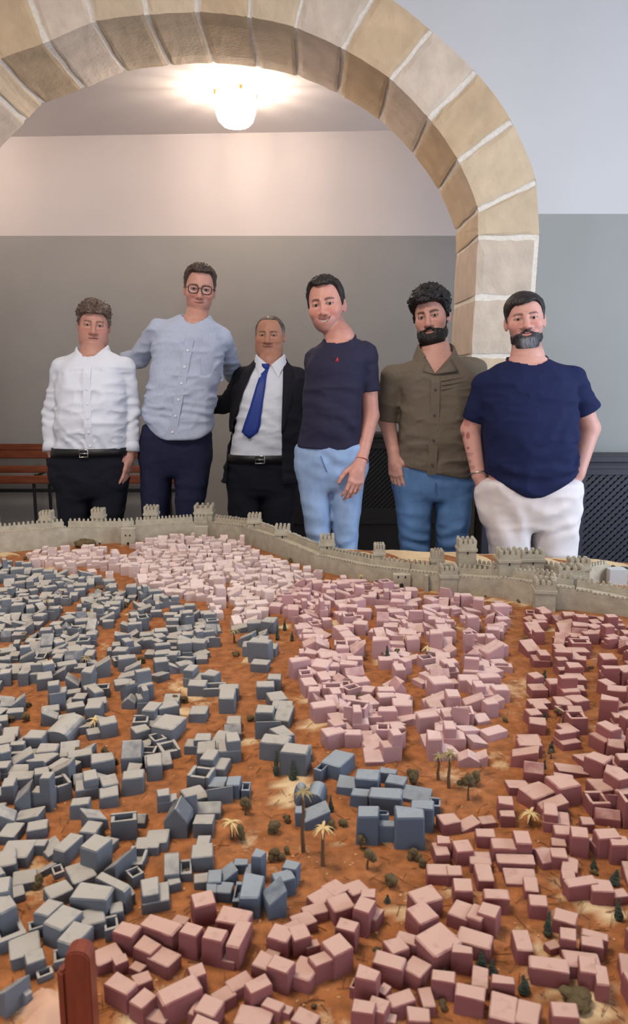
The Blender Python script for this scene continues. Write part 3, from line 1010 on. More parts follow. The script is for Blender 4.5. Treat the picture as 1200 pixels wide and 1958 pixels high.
CM = {'blue': M_blue, 'deep': M_deep, 'red': M_red, 'pink': M_pink, 'pale': M_pale}
NM = {'blue': 'blue_grey_house', 'deep': 'blue_house', 'red': 'dark_pink_house', 'pink': 'pink_house', 'pale': 'pale_pink_house'}
LB = {'deep': 'deeper blue clay house by the open square', 'blue': 'grey blue clay house', 'red': 'dark pink clay house', 'pink': 'pink clay house', 'pale': 'whitish pink clay house'}
by = {}
for hh in houses:
    by.setdefault(hh[7], []).append(hh)
for colr, L_ in by.items():
    def score(hh):
        v = W(600, 715, 1)
        dist = math.hypot(hh[1], CAMZ - Z0)
        u_ = hh[0] * FPX / (hh[1] * math.cos(PITCH) + .1) if hh[1] > .3 else 9e9
        vis = abs(u_) < 640 and hh[1] > .66
        return (0 if vis else 1, dist / math.sqrt(hh[2] * hh[3]))
    L_.sort(key=score)
    # one material per shared mesh and colour
    meshes = {}
    SV, SF = [], []
    nv = 0
    for i, (x, y, w_, d_, h_, rot, sh, c, mn) in enumerate(L_):
        k = rnd.randrange(len(shapes[sh]))
        me, Vn, Fn = shapes[sh][k]
        zb = hnoise(x, y) - .004
        if i < 300:
            if (sh, k) not in meshes:
                m2 = me.copy()
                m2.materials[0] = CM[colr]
                meshes[sh, k] = m2
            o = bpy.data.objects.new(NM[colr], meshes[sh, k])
            o.location = (x, y - 1.8, zb)
            o.rotation_euler = (0, 0, rot)
            o.scale = (w_, d_, h_ + .004)
            col.objects.link(o)
            o.parent = city
        else:
            ca, sa = math.cos(rot), math.sin(rot)
            X, Y_ = Vn[:, 0] * w_, Vn[:, 1] * d_
            SV.append(np.stack([x + X * ca - Y_ * sa, y - 1.8 + X * sa + Y_ * ca, zb + Vn[:, 2] * (h_ + .004)], 1))
            SF += [tuple(q + nv for q in f) for f in Fn]
            nv += len(Vn)
    if SV:
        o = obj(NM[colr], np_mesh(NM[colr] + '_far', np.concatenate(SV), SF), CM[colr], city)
        o['kind'] = 'stuff'
        o['label'] = 'the smaller, farther ' + LB[colr] + 's'
print('houses', {k: len(v) for k, v in by.items()})


# ---------------- the town wall
def crenel(mb, a, b, z, th, mw, mh, gap):
    d = (b - a)
    L_ = d.length
    d = d / L_
    n_ = Vector((-d.y, d.x, 0))
    k = max(1, int(L_ / (mw + gap)))
    st = L_ / k
    for i in range(k):
        c = a + d * (st * (i + .5))
        M_ = Matrix.Translation((c.x, c.y - 1.8, z)) @ Matrix.Rotation(math.atan2(d.y, d.x), 4, 'Z')
        j = rnd.uniform(.85, 1.12)
        mb.box((-mw / 2, -th / 2, -.001), (mw / 2, th / 2, mh * j * .72), M_)
        mb.box((-mw * .3, -th * .42, mh * j * .7), (mw * .3, th * .42, mh * j), M_)


def v2(p):
    return Vector((p.x, p.y, 0))


def at_h(px, py, zh):
    return v2(G(px, py, Z0 + zh))


WALL = [(-120, 1066), (0, 1056), (106, 1047), (130, 1044), (232, 1040), (262, 1037), (372, 1030), (398, 1029), (463, 1039), (520, 1060), (600, 1090), (700, 1111), (775, 1121), (858, 1134), (935, 1142), (960, 1143), (1042, 1165), (1097, 1168), (1200, 1180), (1330, 1196)]
TOPP = [1030, 1020, 1011, 1009, 1009, 1007, 1000, 1000, 1008, 1028, 1062, 1084, 1093, 1102, 1107, 1107, 1120, 1128, 1148, 1166]
base = [at_h(x, y, 0) for x, y in WALL]
HW = []
for (x, y), ty, p in zip(WALL, TOPP, base):
    r = ray(x, ty)
    HW.append(max(.045, CAMZ + r.z * p.y / r.y - Z0))
print('wall heights', [round(h, 3) for h in HW])
wall = empty('town_wall', (0, 0, 0))
wall.parent = city
wall['label'] = 'grey green clay town wall with battlements and square towers'
bodyV, par, inn_c, out_c = MB(), MB(), MB(), MB()
TH = .055
for i in range(len(base) - 1):
    a, b_ = base[i], base[i + 1]
    d = (b_ - a).normalized()
    nrm = Vector((-d.y, d.x, 0))
    if nrm.y < 0:
        nrm = -nrm
    ha, hb = HW[i], HW[i + 1]
    A = [a, b_, b_ + nrm * TH, a + nrm * TH]
    V = [Vector((p.x, p.y - 1.8, -.004)) for p in A] + [Vector((p.x, p.y - 1.8, h)) for p, h in zip(A, (ha, hb, hb, ha))]
    bodyV.add(V, [(3, 2, 1, 0), (4, 5, 6, 7), (0, 1, 5, 4), (2, 3, 7, 6), (1, 2, 6, 5), (0, 4, 7, 3)])
    # outer parapet stands higher
    o1, o2 = a + nrm * (TH - .012), b_ + nrm * (TH - .012)
    A = [o1, o2, o2 + nrm * .014, o1 + nrm * .014]
    V = [Vector((p.x, p.y - 1.8, -.004)) for p in A] + [Vector((p.x, p.y - 1.8, h + .018)) for p, h in zip(A, (ha, hb, hb, ha))]
    par.add(V, [(3, 2, 1, 0), (4, 5, 6, 7), (0, 1, 5, 4), (2, 3, 7, 6), (1, 2, 6, 5), (0, 4, 7, 3)])
    steps = max(1, int((b_ - a).length / .05))
    for s in range(steps):
        t0, t1 = s / steps, (s + 1) / steps
        hm = ha + (hb - ha) * (t0 + t1) / 2
        crenel(inn_c, a.lerp(b_, t0) + nrm * .004, a.lerp(b_, t1) + nrm * .004, hm, .008, .0085, .007, .003)
        crenel(out_c, o1.lerp(o2, t0) + nrm * .007, o1.lerp(o2, t1) + nrm * .007, hm + .018, .010, .009, .013, .0055)
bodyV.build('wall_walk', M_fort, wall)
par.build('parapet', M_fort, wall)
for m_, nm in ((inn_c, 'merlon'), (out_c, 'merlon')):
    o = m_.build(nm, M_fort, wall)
    o['kind'] = 'stuff'


def tower(px, ptop, wpx, back, zbase=0.0, dep=None, rot=0.0, flare=.006, pbase=None, Y=None, slit=True):
    """square tower: px middle, ptop top of its merlons, wpx width; back: metres behind the wall's inner face"""
    # ground point: on the wall line under px, pushed back
    if pbase is not None:
        g_ = at_h(px, pbase, 0)
    else:
        for i in range(len(base) - 1):
            if WALL[i][0] <= px <= WALL[i + 1][0]:
                t = (px - WALL[i][0]) / (WALL[i + 1][0] - WALL[i][0])
                g_ = base[i].lerp(base[i + 1], t)
        g_ = Vector((g_.x * (g_.y + back) / g_.y, g_.y + back, 0))
    r = ray(px, ptop)
    H = CAMZ + r.z * g_.y / r.y - Z0
    s = (g_.y * math.cos(PITCH) + .6 * math.sin(PITCH)) / FPX
    w_ = wpx * s
    dp = dep or w_
    M_ = Matrix.Translation((g_.x, g_.y - 1.8 + dp / 2, 0)) @ Matrix.Rotation(math.radians(rot), 4, 'Z')
    t = empty('wall_tower')
    t.parent = city
    mb_ = MB()
    hw, hd = w_ / 2 - flare, dp / 2 - flare
    zt_ = H - .036
    mb_.box((-hw, -hd, -.004), (hw, hd, zt_), M_)
    mb_.box((-hw - flare * .6, -hd - flare * .6, zt_ - .004), (hw + flare * .6, hd + flare * .6, zt_ + .005), M_)
    e = .007
    zp = H - .014
    for lo, hi in (((-hw, -hd), (hw, -hd + e)), ((-hw, hd - e), (hw, hd)), ((-hw, -hd + e), (-hw + e, hd - e)), ((hw - e, -hd + e), (hw, hd - e))):
        mb_.box((lo[0], lo[1], zt_), (hi[0], hi[1], zp), M_)
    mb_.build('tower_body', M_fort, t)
    mc = MB()
    n_ = 4
    seen = set()
    for k in range(n_):
        f = -1 + 2 * k / (n_ - 1)
        for sx, sy in ((f, -1), (f, 1), (-1, f), (1, f)):
            if k in (0, n_ - 1) and abs(sy) != 1 or (k in (0, n_ - 1) and (sx, sy) in seen):
                continue
            seen.add((sx, sy))
            cx_, cy_ = sx * (hw - .005), sy * (hd - .005)
            mc.box((cx_ - .0055, cy_ - .0055, zp - .001), (cx_ + .0055, cy_ + .0055, H - .003), M_)
            mc.box((cx_ - .0035, cy_ - .0035, H - .004), (cx_ + .0035, cy_ + .0035, H + rnd.uniform(-.001, .002)), M_)
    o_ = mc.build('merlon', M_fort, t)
    o_['kind'] = 'stuff'
    if slit:
        MB().box((-.0025, -hd - .0006, zt_ - .014), (.0025, -hd + .002, zt_ - .004), M_).build('arrow_slit', M_dark, t)
    return t


for px, pt, wp, back in ((-15, 990, 26, .05), (88, 979, 28, .045), (187, 974, 28, .045), (288, 969, 30, .045), (389, 967, 40, .045), (487, 984, 30, .045), (541, 1006, 34, .045), (626, 1025, 34, .045), (725, 1042, 27, .045), (836, 1054, 30, .05), (892, 1033, 40, .06)):
    tower(px, pt, wp, back)
# gatehouse and citadel
tower(858, 1084, 40, 0, pbase=1137, dep=.06, slit=False)
tower(972, 1054, 46, 0, pbase=1140, dep=.075)
tower(1018, 1054, 50, .06, pbase=1112, dep=.07)
tower(1108, 1070, 44, 0, pbase=1124, dep=.06)
tower(1090, 1084, 56, 0, pbase=1158, dep=.06)
tower(1045, 1112, 0.1 + 46, 0, pbase=1172, dep=.075, slit=False, rot=-8)


def curtain(p1, p2, h, th=.022, mh=.014):
    a, b_ = at_h(*p1, 0), at_h(*p2, 0)
    d = (b_ - a)
    M_ = Matrix.Translation((a.x, a.y - 1.8, 0)) @ Matrix.Rotation(math.atan2(d.y, d.x), 4, 'Z')
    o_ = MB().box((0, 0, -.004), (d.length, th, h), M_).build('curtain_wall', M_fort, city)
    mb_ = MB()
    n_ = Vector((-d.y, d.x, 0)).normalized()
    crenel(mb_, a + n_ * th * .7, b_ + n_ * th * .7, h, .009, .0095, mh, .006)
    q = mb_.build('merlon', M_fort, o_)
    q['kind'] = 'stuff'


curtain((985, 1135), (1075, 1152), .052)
curtain((1000, 1122), (1090, 1138), .055)
curtain((1035, 1106), (1110, 1118), .05)
curtain((1112, 1124), (1162, 1112), .062)
curtain((1110, 1158), (1210, 1175), .058)
curtain((900, 1110), (960, 1118), .06)
curtain((1110, 1148), (1205, 1168), .05)
# small buildings against the wall and gates
M_fortl = M_fort


def block(px, py, wpx, hpx, dep, name, rot=0, doors=(), slope=0.0):
    g_ = at_h(px, py, 0)
    s = (g_.y * math.cos(PITCH) + .6 * math.sin(PITCH)) / FPX
    w_, h_ = wpx * s, hpx * s
    t = empty(name)
    t.parent = city
    M_ = Matrix.Translation((g_.x, g_.y - 1.8 + dep / 2, 0)) @ Matrix.Rotation(math.radians(rot), 4, 'Z')
    V, F = jbox((-w_ / 2, -dep / 2, -.004), (w_ / 2, dep / 2, h_), .0006)
    V = [M_ @ Vector((x, y, z + (slope if (y > 0 and z > 0) else 0))) for x, y, z in V]
    MB().add(V, F).build('block_body', M_fort, t, bevel=.0015)
    for dx, dw, dh, dz in doors:
        mb_ = MB().box((dx - dw / 2, -dep / 2 - .0012, dz), (dx + dw / 2, -dep / 2 + .003, dz + dh * .7), M_)
        n_ = 6
        Vd = [M_ @ Vector((dx + dw / 2 * math.cos(math.pi * k / n_), -dep / 2 - .0012, dz + dh * .7 + dw / 2 * math.sin(math.pi * k / n_))) for k in range(n_ + 1)]
        Vd += [M_ @ Vector((dx + dw / 2 * math.cos(math.pi * k / n_), -dep / 2 + .003, dz + dh * .7 + dw / 2 * math.sin(math.pi * k / n_))) for k in range(n_ + 1)]
        mb_.add(Vd, [tuple(range(n_ + 1)), tuple(range(2 * n_ + 1, n_, -1))] + [(k, k + n_ + 1, k + n_ + 2, k + 1) for k in range(n_)])
        mb_.build('doorway', M_dark, t)


block(245, 1044, 27, 34, .03, 'wall_gatehouse', 0, ((.0, .010, .016, 0), (-.009, .005, .007, .042), (.009, .005, .007, .042)))
block(140, 1043, 30, 14, .028, 'guard_house', 0, ((-.012, .007, .010, 0),), .004)
block(191, 1042, 6, 7, .006, 'wall_gate', 0, ((0, .007, .010, 0),))
block(293, 1037, 6, 7, .006, 'wall_gate', 0, ((0, .007, .010, 0),))
block(384, 1036, 28, 30, .02, 'wall_gatehouse', 2, ((0.0, .008, .010, 0),))
block(768, 1124, 34, 26, .028, 'wall_gatehouse', -4, ((.0, .012, .014, 0), (-.012, .005, .007, .034), (.012, .005, .007, .034)))
block(718, 1116, 6, 8, .006, 'wall_gate', -4, ((0, .007, .010, 0),))
block(998, 1146, 34, 22, .04, 'guard_house', -8, ((-.014, .009, .016, 0), (.014, .009, .016, 0)))
block(908, 1128, 14, 22, .012, 'wall_gate', 0, ((0, .014, .02, 0),))
block(815, 1131, 8, 32, .02, 'wall_buttress', -3)
# white box on the far corner of the board
g_ = at_h(1178, 1116, 0)
M_wbox = mat('white_card', srgb(180, 182, 184), .8)
o = MB().box((g_.x - .03, g_.y - 1.8 - .015, -.003), (g_.x + .03, g_.y - 1.8 + .03, .052)).build('white_building', M_wbox, city)
o['label'] = 'plain white block outside the town wall'

# ---------------- trees
M_trunk = mat('twig_brown', srgb(96, 70, 48), .9, .2, 80)
M_olive = mat('dried_olive_moss', srgb(104, 88, 58), .95, .35, 90, .6, 200)
M_cyp = mat('dark_cypress_moss', srgb(66, 74, 60), .95, .3, 90, .6, 200)
M_pfr = mat('straw_palm_leaf', srgb(196, 170, 118), .8, .15, 60)
M_pfg = mat('drab_palm_leaf', srgb(140, 124, 84), .8, .15, 60)


def blob_mesh(name, n, sx, sz, seed, cone=False):
    r = random.Random(seed)
    bm = bmesh.new()
    for i in range(n):
        if cone:
            z = (i + .5) / n
            rad = .5 * (1 - z * .85) * (0.55 if z < .12 else 1)
            M_ = Matrix.Translation((r.uniform(-.08, .08), r.uniform(-.08, .08), z)) @ Matrix.Diagonal((rad, rad, .9 / n, 1))
        else:
            a, q = r.uniform(0, 6.28), r.uniform(0, .3)
            M_ = Matrix.Translation((q * math.cos(a), q * math.sin(a), r.uniform(.3, .75))) @ Matrix.Scale(r.uniform(.2, .32), 4)
        res = bmesh.ops.create_icosphere(bm, subdivisions=2, radius=1, matrix=M_)
        for v in res['verts']:
            v.co += Vector((r.uniform(-1, 1), r.uniform(-1, 1), r.uniform(-1, 1))) * .035
    me = bpy.data.meshes.new(name)
    bm.to_mesh(me)
    bm.free()
    return me


def set_m(me, m):
    me.materials.append(m)
    return me


shrubs = [set_m(blob_mesh('shrub', 6, 1, 1, s), M_olive) for s in range(4)]
darks = [set_m(blob_mesh('shrub', 5, 1, 1, s + 9), M_cyp) for s in range(2)]
cyps = [set_m(blob_mesh('cypress', 7, 1, 1, s, True), M_cyp) for s in range(3)]
trunk_me = MB().tube([(0, 0, 0), (.04, 0, .5), (0, .03, 1)], [.09, .06, .05], 6).mesh('trunk')
trunk_me.materials.append(M_trunk)
palm_trunk = MB().tube([(0, 0, 0), (.015, .01, .35), (.0, .0, .7), (.01, 0, 1)], [.035, .028, .024, .024], 6).mesh('palm_trunk')
palm_trunk.materials.append(M_trunk)
fr_me = []
for s, m_ in ((1, M_pfr), (2, M_pfg)):
    r = random.Random(s)
    mb = MB()
    for k in range(13):
        a = 2 * math.pi * k / 13 + r.uniform(-.2, .2)
        e = r.uniform(.1, .9)
        L_ = r.uniform(.8, 1.1)
        pts = []
        for q in range(5):
            t = q / 4
            rr = L_ * t
            zz = e * t * .9 - 1.0 * t * t * .8
            w_ = .10 * (math.sin(math.pi * min(1, t + .15)) + .15)
            c_, s_ = math.cos(a), math.sin(a)
            pts.append(((rr * c_ - w_ * s_, rr * s_ + w_ * c_, zz - .03), (rr * c_, rr * s_, zz), (rr * c_ + w_ * s_, rr * s_ - w_ * c_, zz - .03)))
        V = [p for tri in pts for p in tri]
        F = []
        for q in range(4):
            F += [(q * 3, q * 3 + 1, q * 3 + 4, q * 3 + 3), (q * 3 + 1, q * 3 + 2, q * 3 + 5, q * 3 + 4)]
        V2 = [(x, y, z - .012) for x, y, z in V]
        mb.add(V, F)
        mb.add(V2, [tuple(reversed(f)) for f in F])
    me = mb.mesh('fronds')
    me.materials.append(m_)
    fr_me.append(me)


def inst(name, me, parent, loc, sc, rz=0):
    o = bpy.data.objects.new(name, me)
    o.location, o.scale, o.rotation_euler = loc, sc, (0, 0, rz)
    col.objects.link(o)
    o.parent = parent
    return o


def px_scale(g_):
    return (g_.y * math.cos(PITCH) + .65 * math.sin(PITCH)) / FPX


def palm(px, pbase, ptop, cr, kind=0):
    g_ = at_h(px, pbase, 0)
    r = ray(px, ptop)
    H = CAMZ + r.z * g_.y / r.y - Z0
    s = px_scale(g_)
    t = empty('palm_tree', (g_.x, g_.y - 1.8, hnoise(g_.x, g_.y)))
    t.parent = city
    inst('trunk', palm_trunk, t, (0, 0, -.003), (.1, .1, H), rnd.uniform(0, 6))
    inst('fronds', fr_me[kind], t, (0.0, 0, H), (cr * s,) * 3, rnd.uniform(0, 6))


def shrub(px, pbase, wpx, hpx, kind='shrub', stem=0):
    g_ = at_h(px, pbase, 0)
    s = px_scale(g_)
    z = hnoise(g_.x, g_.y)
    if kind == 'cyp':
        inst('cypress_tree', rnd.choice(cyps), city, (g_.x, g_.y - 1.8, z - .002), (wpx * s, wpx * s, hpx * s), rnd.uniform(0, 6))
        return
    me = rnd.choice(shrubs if kind == 'shrub' else darks)
    if stem:
        t = empty('small_tree', (g_.x, g_.y - 1.8, z))
        t.parent = city
        inst('trunk', trunk_me, t, (0, 0, -.002), (.03, .03, stem * s), rnd.uniform(0, 6))
        inst('crown', me, t, (0, 0, stem * s * .6), (wpx * s, wpx * s, hpx * s), rnd.uniform(0, 6))
    else:
        inst('shrub', me, city, (g_.x, g_.y - 1.8, z - .004), (wpx * s, wpx * s, hpx * s), rnd.uniform(0, 6))


palm(580, 1628, 1512, 24, 1)
palm(617, 1656, 1582, 26, 0)
palm(443, 1606, 1574, 24, 0)
palm(858, 1506, 1440, 22, 1)
palm(838, 1490, 1444, 17, 1)
palm(1012, 1575, 1552, 26, 0)
palm(815, 1268, 1236, 14, 0)
palm(448, 1228, 1204, 14, 1)
palm(92, 1180, 1146, 10, 1)
palm(165, 1278, 1258, 14, 1)
palm(182, 1395, 1372, 18, 0)
palm(775, 1240, 1218, 12, 0)
palm(690, 1112, 1100, 7, 0)
palm(760, 1115, 1096, 7, 0)
for a in [(470, 1548, 24, 30), (525, 1592, 30, 32), (548, 1570, 18, 20), (528, 1644, 34, 34), (548, 1632, 18, 20), (460, 1612, 28, 44), (634, 1580, 30, 26), (655, 1575, 22, 22), (748, 1690, 32, 30), (792, 1640, 30, 36), (806, 1655, 26, 28),
          (788, 1498, 28, 40), (910, 1502, 34, 36), (886, 1500, 26, 22), (1100, 1930, 70, 34), (320, 1338, 18, 18), (335, 1342, 18, 22), (352, 1342, 16, 20), (75, 1695, 30, 34), (190, 1600, 22, 34), (360, 1680, 24, 26), (148, 1385, 26, 14),
          (150, 1450, 16, 34), (200, 1440, 18, 22), (188, 1445, 14, 12), (50, 1380, 18, 22), (18, 1378, 22, 18), (55, 1352, 14, 16), (85, 1385, 18, 16), (218, 1460, 18, 20), (490, 1385, 22, 18), (480, 1378, 18, 16), (690, 1345, 18, 22), (730, 1340, 16, 18),
          (398, 1178, 20, 14), (380, 1205, 22, 16), (270, 1270, 18, 18), (45, 1225, 22, 20), (190, 1130, 16, 12), (110, 1100, 12, 12), (62, 1088, 12, 12), (50, 1070, 12, 10), (160, 1045, 44, 18), (180, 1042, 10, 8), (240, 1160, 16, 14), (245, 1125, 12, 10),
          (295, 1120, 14, 10), (450, 1252, 18, 12), (555, 1075, 12, 12), (430, 1035, 12, 6), (895, 1140, 16, 12), (852, 1128, 10, 10), (970, 1138, 12, 10), (995, 1150, 20, 14), (1032, 1160, 18, 16), (925, 1140, 14, 8), (645, 1112, 12, 10), (640, 1248, 14, 12),
          (1085, 1360, 16, 20), (1070, 1370, 24, 20), (1150, 1305, 22, 12), (1005, 1230, 18, 14), (1010, 1245, 14, 12), (1090, 1245, 14, 10), (1130, 1280, 16, 8), (965, 1378, 14, 14), (1185, 1380, 16, 14), (1160, 1700, 14, 12), (690, 1900, 16, 14), (845, 1925, 26, 30), (1010, 1940, 18, 18),
          (900, 1885, 16, 14), (55, 1860, 30, 36), (720, 1815, 20, 14), (600, 1930, 20, 16), (640, 1850, 20, 14), (1135, 1670, 18, 18)]:
    shrub(*a)
for a in [(688, 1620, 24, 22, 'shrub', 14), (703, 1660, 34, 30, 'shrub', 22), (895, 1530, 34, 36, 'shrub', 34), (470, 1560, 26, 30, 'shrub', 12), (758, 1258, 12, 16, 'shrub', 10), (1052, 1455, 14, 14, 'shrub', 10)]:
    shrub(*a)
for a in [(528, 1482, 16, 52, 'cyp'), (560, 1490, 20, 38, 'cyp'), (632, 1548, 14, 34, 'cyp'), (740, 1268, 16, 34, 'cyp'), (731, 1260, 18, 38, 'cyp'), (518, 1212, 9, 26, 'cyp'), (530, 1222, 10, 30, 'cyp'), (544, 1206, 10, 24, 'cyp'), (558, 1225, 9, 20, 'cyp'),
          (492, 1222, 9, 24, 'cyp'), (342, 1060, 9, 20, 'cyp'), (362, 1060, 9, 18, 'cyp'), (1040, 1302, 14, 22, 'cyp'), (1078, 1388, 14, 28, 'cyp'), (1040, 1375, 12, 18, 'cyp'), (1053, 1442, 16, 24, 'cyp'), (1040, 1472, 10, 20, 'cyp'), (1180, 1760, 22, 46, 'cyp'), (1046, 1788, 22, 54, 'cyp'),
          (1176, 1690, 26, 34, 'cyp'), (1134, 1660, 18, 24, 'cyp'), (1084, 1572, 14, 22, 'cyp'), (1000, 1905, 30, 42, 'cyp'), (920, 1850, 26, 36, 'cyp'), (848, 1870, 20, 24, 'cyp'), (940, 1862, 24, 30, 'cyp'), (740, 1722, 16, 18, 'cyp')]:
    shrub(*a)
# moss rim beyond the wall
for a in [(660, 1058, 16, 7), (672, 1059, 20, 8), (686, 1060, 18, 8), (698, 1062, 14, 7), (1160, 1085, 14, 9), (1172, 1086, 16, 9), (1186, 1087, 16, 9), (1200, 1088, 18, 9), (1150, 1088, 12, 8), (1120, 1094, 14, 8)]:
    shrub(*a, 'dark')
# pale chips of plaster strewn over the ground, and bits of straw
chipV = MB()
for i in range(520):
    px, py = rnd.uniform(-20, 1220), rnd.uniform(1100, 1958)
    g_ = G(px, py, Z0)
    s = rnd.uniform(.0008, .0024)
    M_ = Matrix.Translation((g_.x, g_.y - 1.8, hnoise(g_.x, g_.y) + s * .3)) @ Matrix.Rotation(rnd.uniform(0, 6), 4, 'Z') @ Matrix.Rotation(rnd.uniform(-.5, .5), 4, 'X')
    chipV.box((-s, -s * .7, -s * .4), (s, s * .7, s * .4), M_)
o = chipV.build('plaster_crumbs', mat('plaster_chip', srgb(182, 136, 92), .9), city)
o['kind'] = 'stuff'
tw = MB()
for i in range(900):
    px, py = rnd.uniform(0, 1200), rnd.uniform(1250, 1958)
    g_ = G(px, py, Z0)
    a = rnd.uniform(0, 6.28)
    l_ = rnd.uniform(.006, .028)
    z = hnoise(g_.x, g_.y) + .0012
    tw.tube([(g_.x, g_.y - 1.8, z), (g_.x + l_ * math.cos(a), g_.y - 1.8 + l_ * math.sin(a), z + rnd.uniform(0, .004))], .0005, 4)
o = tw.build('straw_litter', mat('straw', srgb(112, 74, 44), .9), city)
o['kind'] = 'stuff'

# ---------------- red wooden post in front, standing on the board
gp_ = G(157, 2010, Z0)
post = empty('wooden_post', (gp_.x, gp_.y, Z0 + .006))
tag(post, 'dark red rounded wooden post standing at the near corner of the town model', 'post')
M_post = mat('post_red_wood', srgb(112, 48, 30), .45, .18, 18, stretch=(6, 6, 1))
s = px_scale(gp_)
r_ = ray(157, 1806)
Hp = CAMZ + r_.z * gp_.y / r_.y - Z0 - .006
w1 = 24 * s


def rounded(w_, d_, h_, cx_):
    mb_ = MB()
    K_ = 10
    prof = [(cx_ - w_, 0)] + [(cx_ - w_ * math.cos(math.pi * k / K_), h_ - w_ * .8 + w_ * .8 * math.sin(math.pi * k / K_)) for k in range(K_ + 1)] + [(cx_ + w_, 0)]
    n_ = len(prof)
    V_ = [(x, y, z) for y in (-d_, d_) for x, z in prof]
    mb_.add(V_, [tuple(range(n_)), tuple(range(2 * n_ - 1, n_ - 1, -1))] + [(i, i + n_, (i + 1) % n_ + n_, (i + 1) % n_) for i in range(n_)])
    return mb_


rounded(w1, w1 * .8, Hp, .004).build('post_shaft', M_post, post, bevel=.002, seg=2)
MB().box((-w1 * 1.45, -w1 * .6, 0), (-w1 * .7, w1 * .6, Hp - .026)).build('side_strip', M_post, post, bevel=.003, seg=2)
# pale plaster mound beside the post
mound = MB()
gm = G(95, 1945, Z0)
K1, K2 = 24, 8
V, F = [], []
for i in range(K2 + 1):
    for k in range(K1):
        a = 2 * math.pi * k / K1
        t = i / K2
        rr = .055 * t * (1 + .2 * math.sin(3 * a + 1) + .08 * math.sin(7 * a))
        V.append((gm.x + rr * math.cos(a), gm.y - 1.8 + rr * math.sin(a), .026 * (math.cos(t * math.pi) + 1) / 2 - .005))
for i in range(K2):
    for k in range(K1):
        F.append((i * K1 + k, i * K1 + (k + 1) % K1, (i + 1) * K1 + (k + 1) % K1, (i + 1) * K1 + k))
o = obj('plaster_mound', np_mesh('plaster_mound', np.array(V), np.array(F), True), mat('pink_plaster', srgb(190, 150, 125), .9, .06, 30), city)
# ================================================================== people: signed-distance figures turned into meshes
f32 = np.float32


def vnoise(x, y, z, seed=0):
    """smooth value noise, -1..1"""
    xi, yi, zi = np.floor(x).astype(np.int32), np.floor(y).astype(np.int32), np.floor(z).astype(np.int32)
    fx, fy, fz = x - xi, y - yi, z - zi
    fx, fy, fz = fx * fx * (3 - 2 * fx), fy * fy * (3 - 2 * fy), fz * fz * (3 - 2 * fz)

    def h(a, b, c):
        n = (a * 374761393 + b * 668265263 + c * 1274126177 + seed * 974711).astype(np.int32)
        n = (n ^ (n >> 13)) * 1274126177
        n = n ^ (n >> 16)
        return (n & 0xffff).astype(f32) / 32767.5 - 1
    r = 0
    for a in (0, 1):
        wx = fx if a else 1 - fx
        for b in (0, 1):
            wy = fy if b else 1 - fy
            for c in (0, 1):
                wz = fz if c else 1 - fz
                r = r + h(xi + a, yi + b, zi + c) * (wx * wy * wz)
    return r.astype(f32)


def smin(a, b, k):
    if k <= 0:
        return np.minimum(a, b)
    h = np.maximum(k - np.abs(a - b), 0) / k
    return np.minimum(a, b) - h * h * (k * .25)


def smax(a, b, k):
    return -smin(-a, -b, k)


def d_rc(x, y, z, a, b, r1, r2):
    """round cone from a to b"""
    bx, by, bz = b[0] - a[0], b[1] - a[1], b[2] - a[2]
    L2 = max(bx * bx + by * by + bz * bz, 1e-12)
    px, py, pz = x - a[0], y - a[1], z - a[2]
    t = np.clip((px * bx + py * by + pz * bz) / L2, 0, 1)
    d = np.sqrt((px - t * bx) ** 2 + (py - t * by) ** 2 + (pz - t * bz) ** 2)
    return d - (r1 + (r2 - r1) * t)


def d_el(x, y, z, c, r):
    k = np.sqrt(((x - c[0]) / r[0]) ** 2 + ((y - c[1]) / r[1]) ** 2 + ((z - c[2]) / r[2]) ** 2)
    return (k - 1) * min(r)


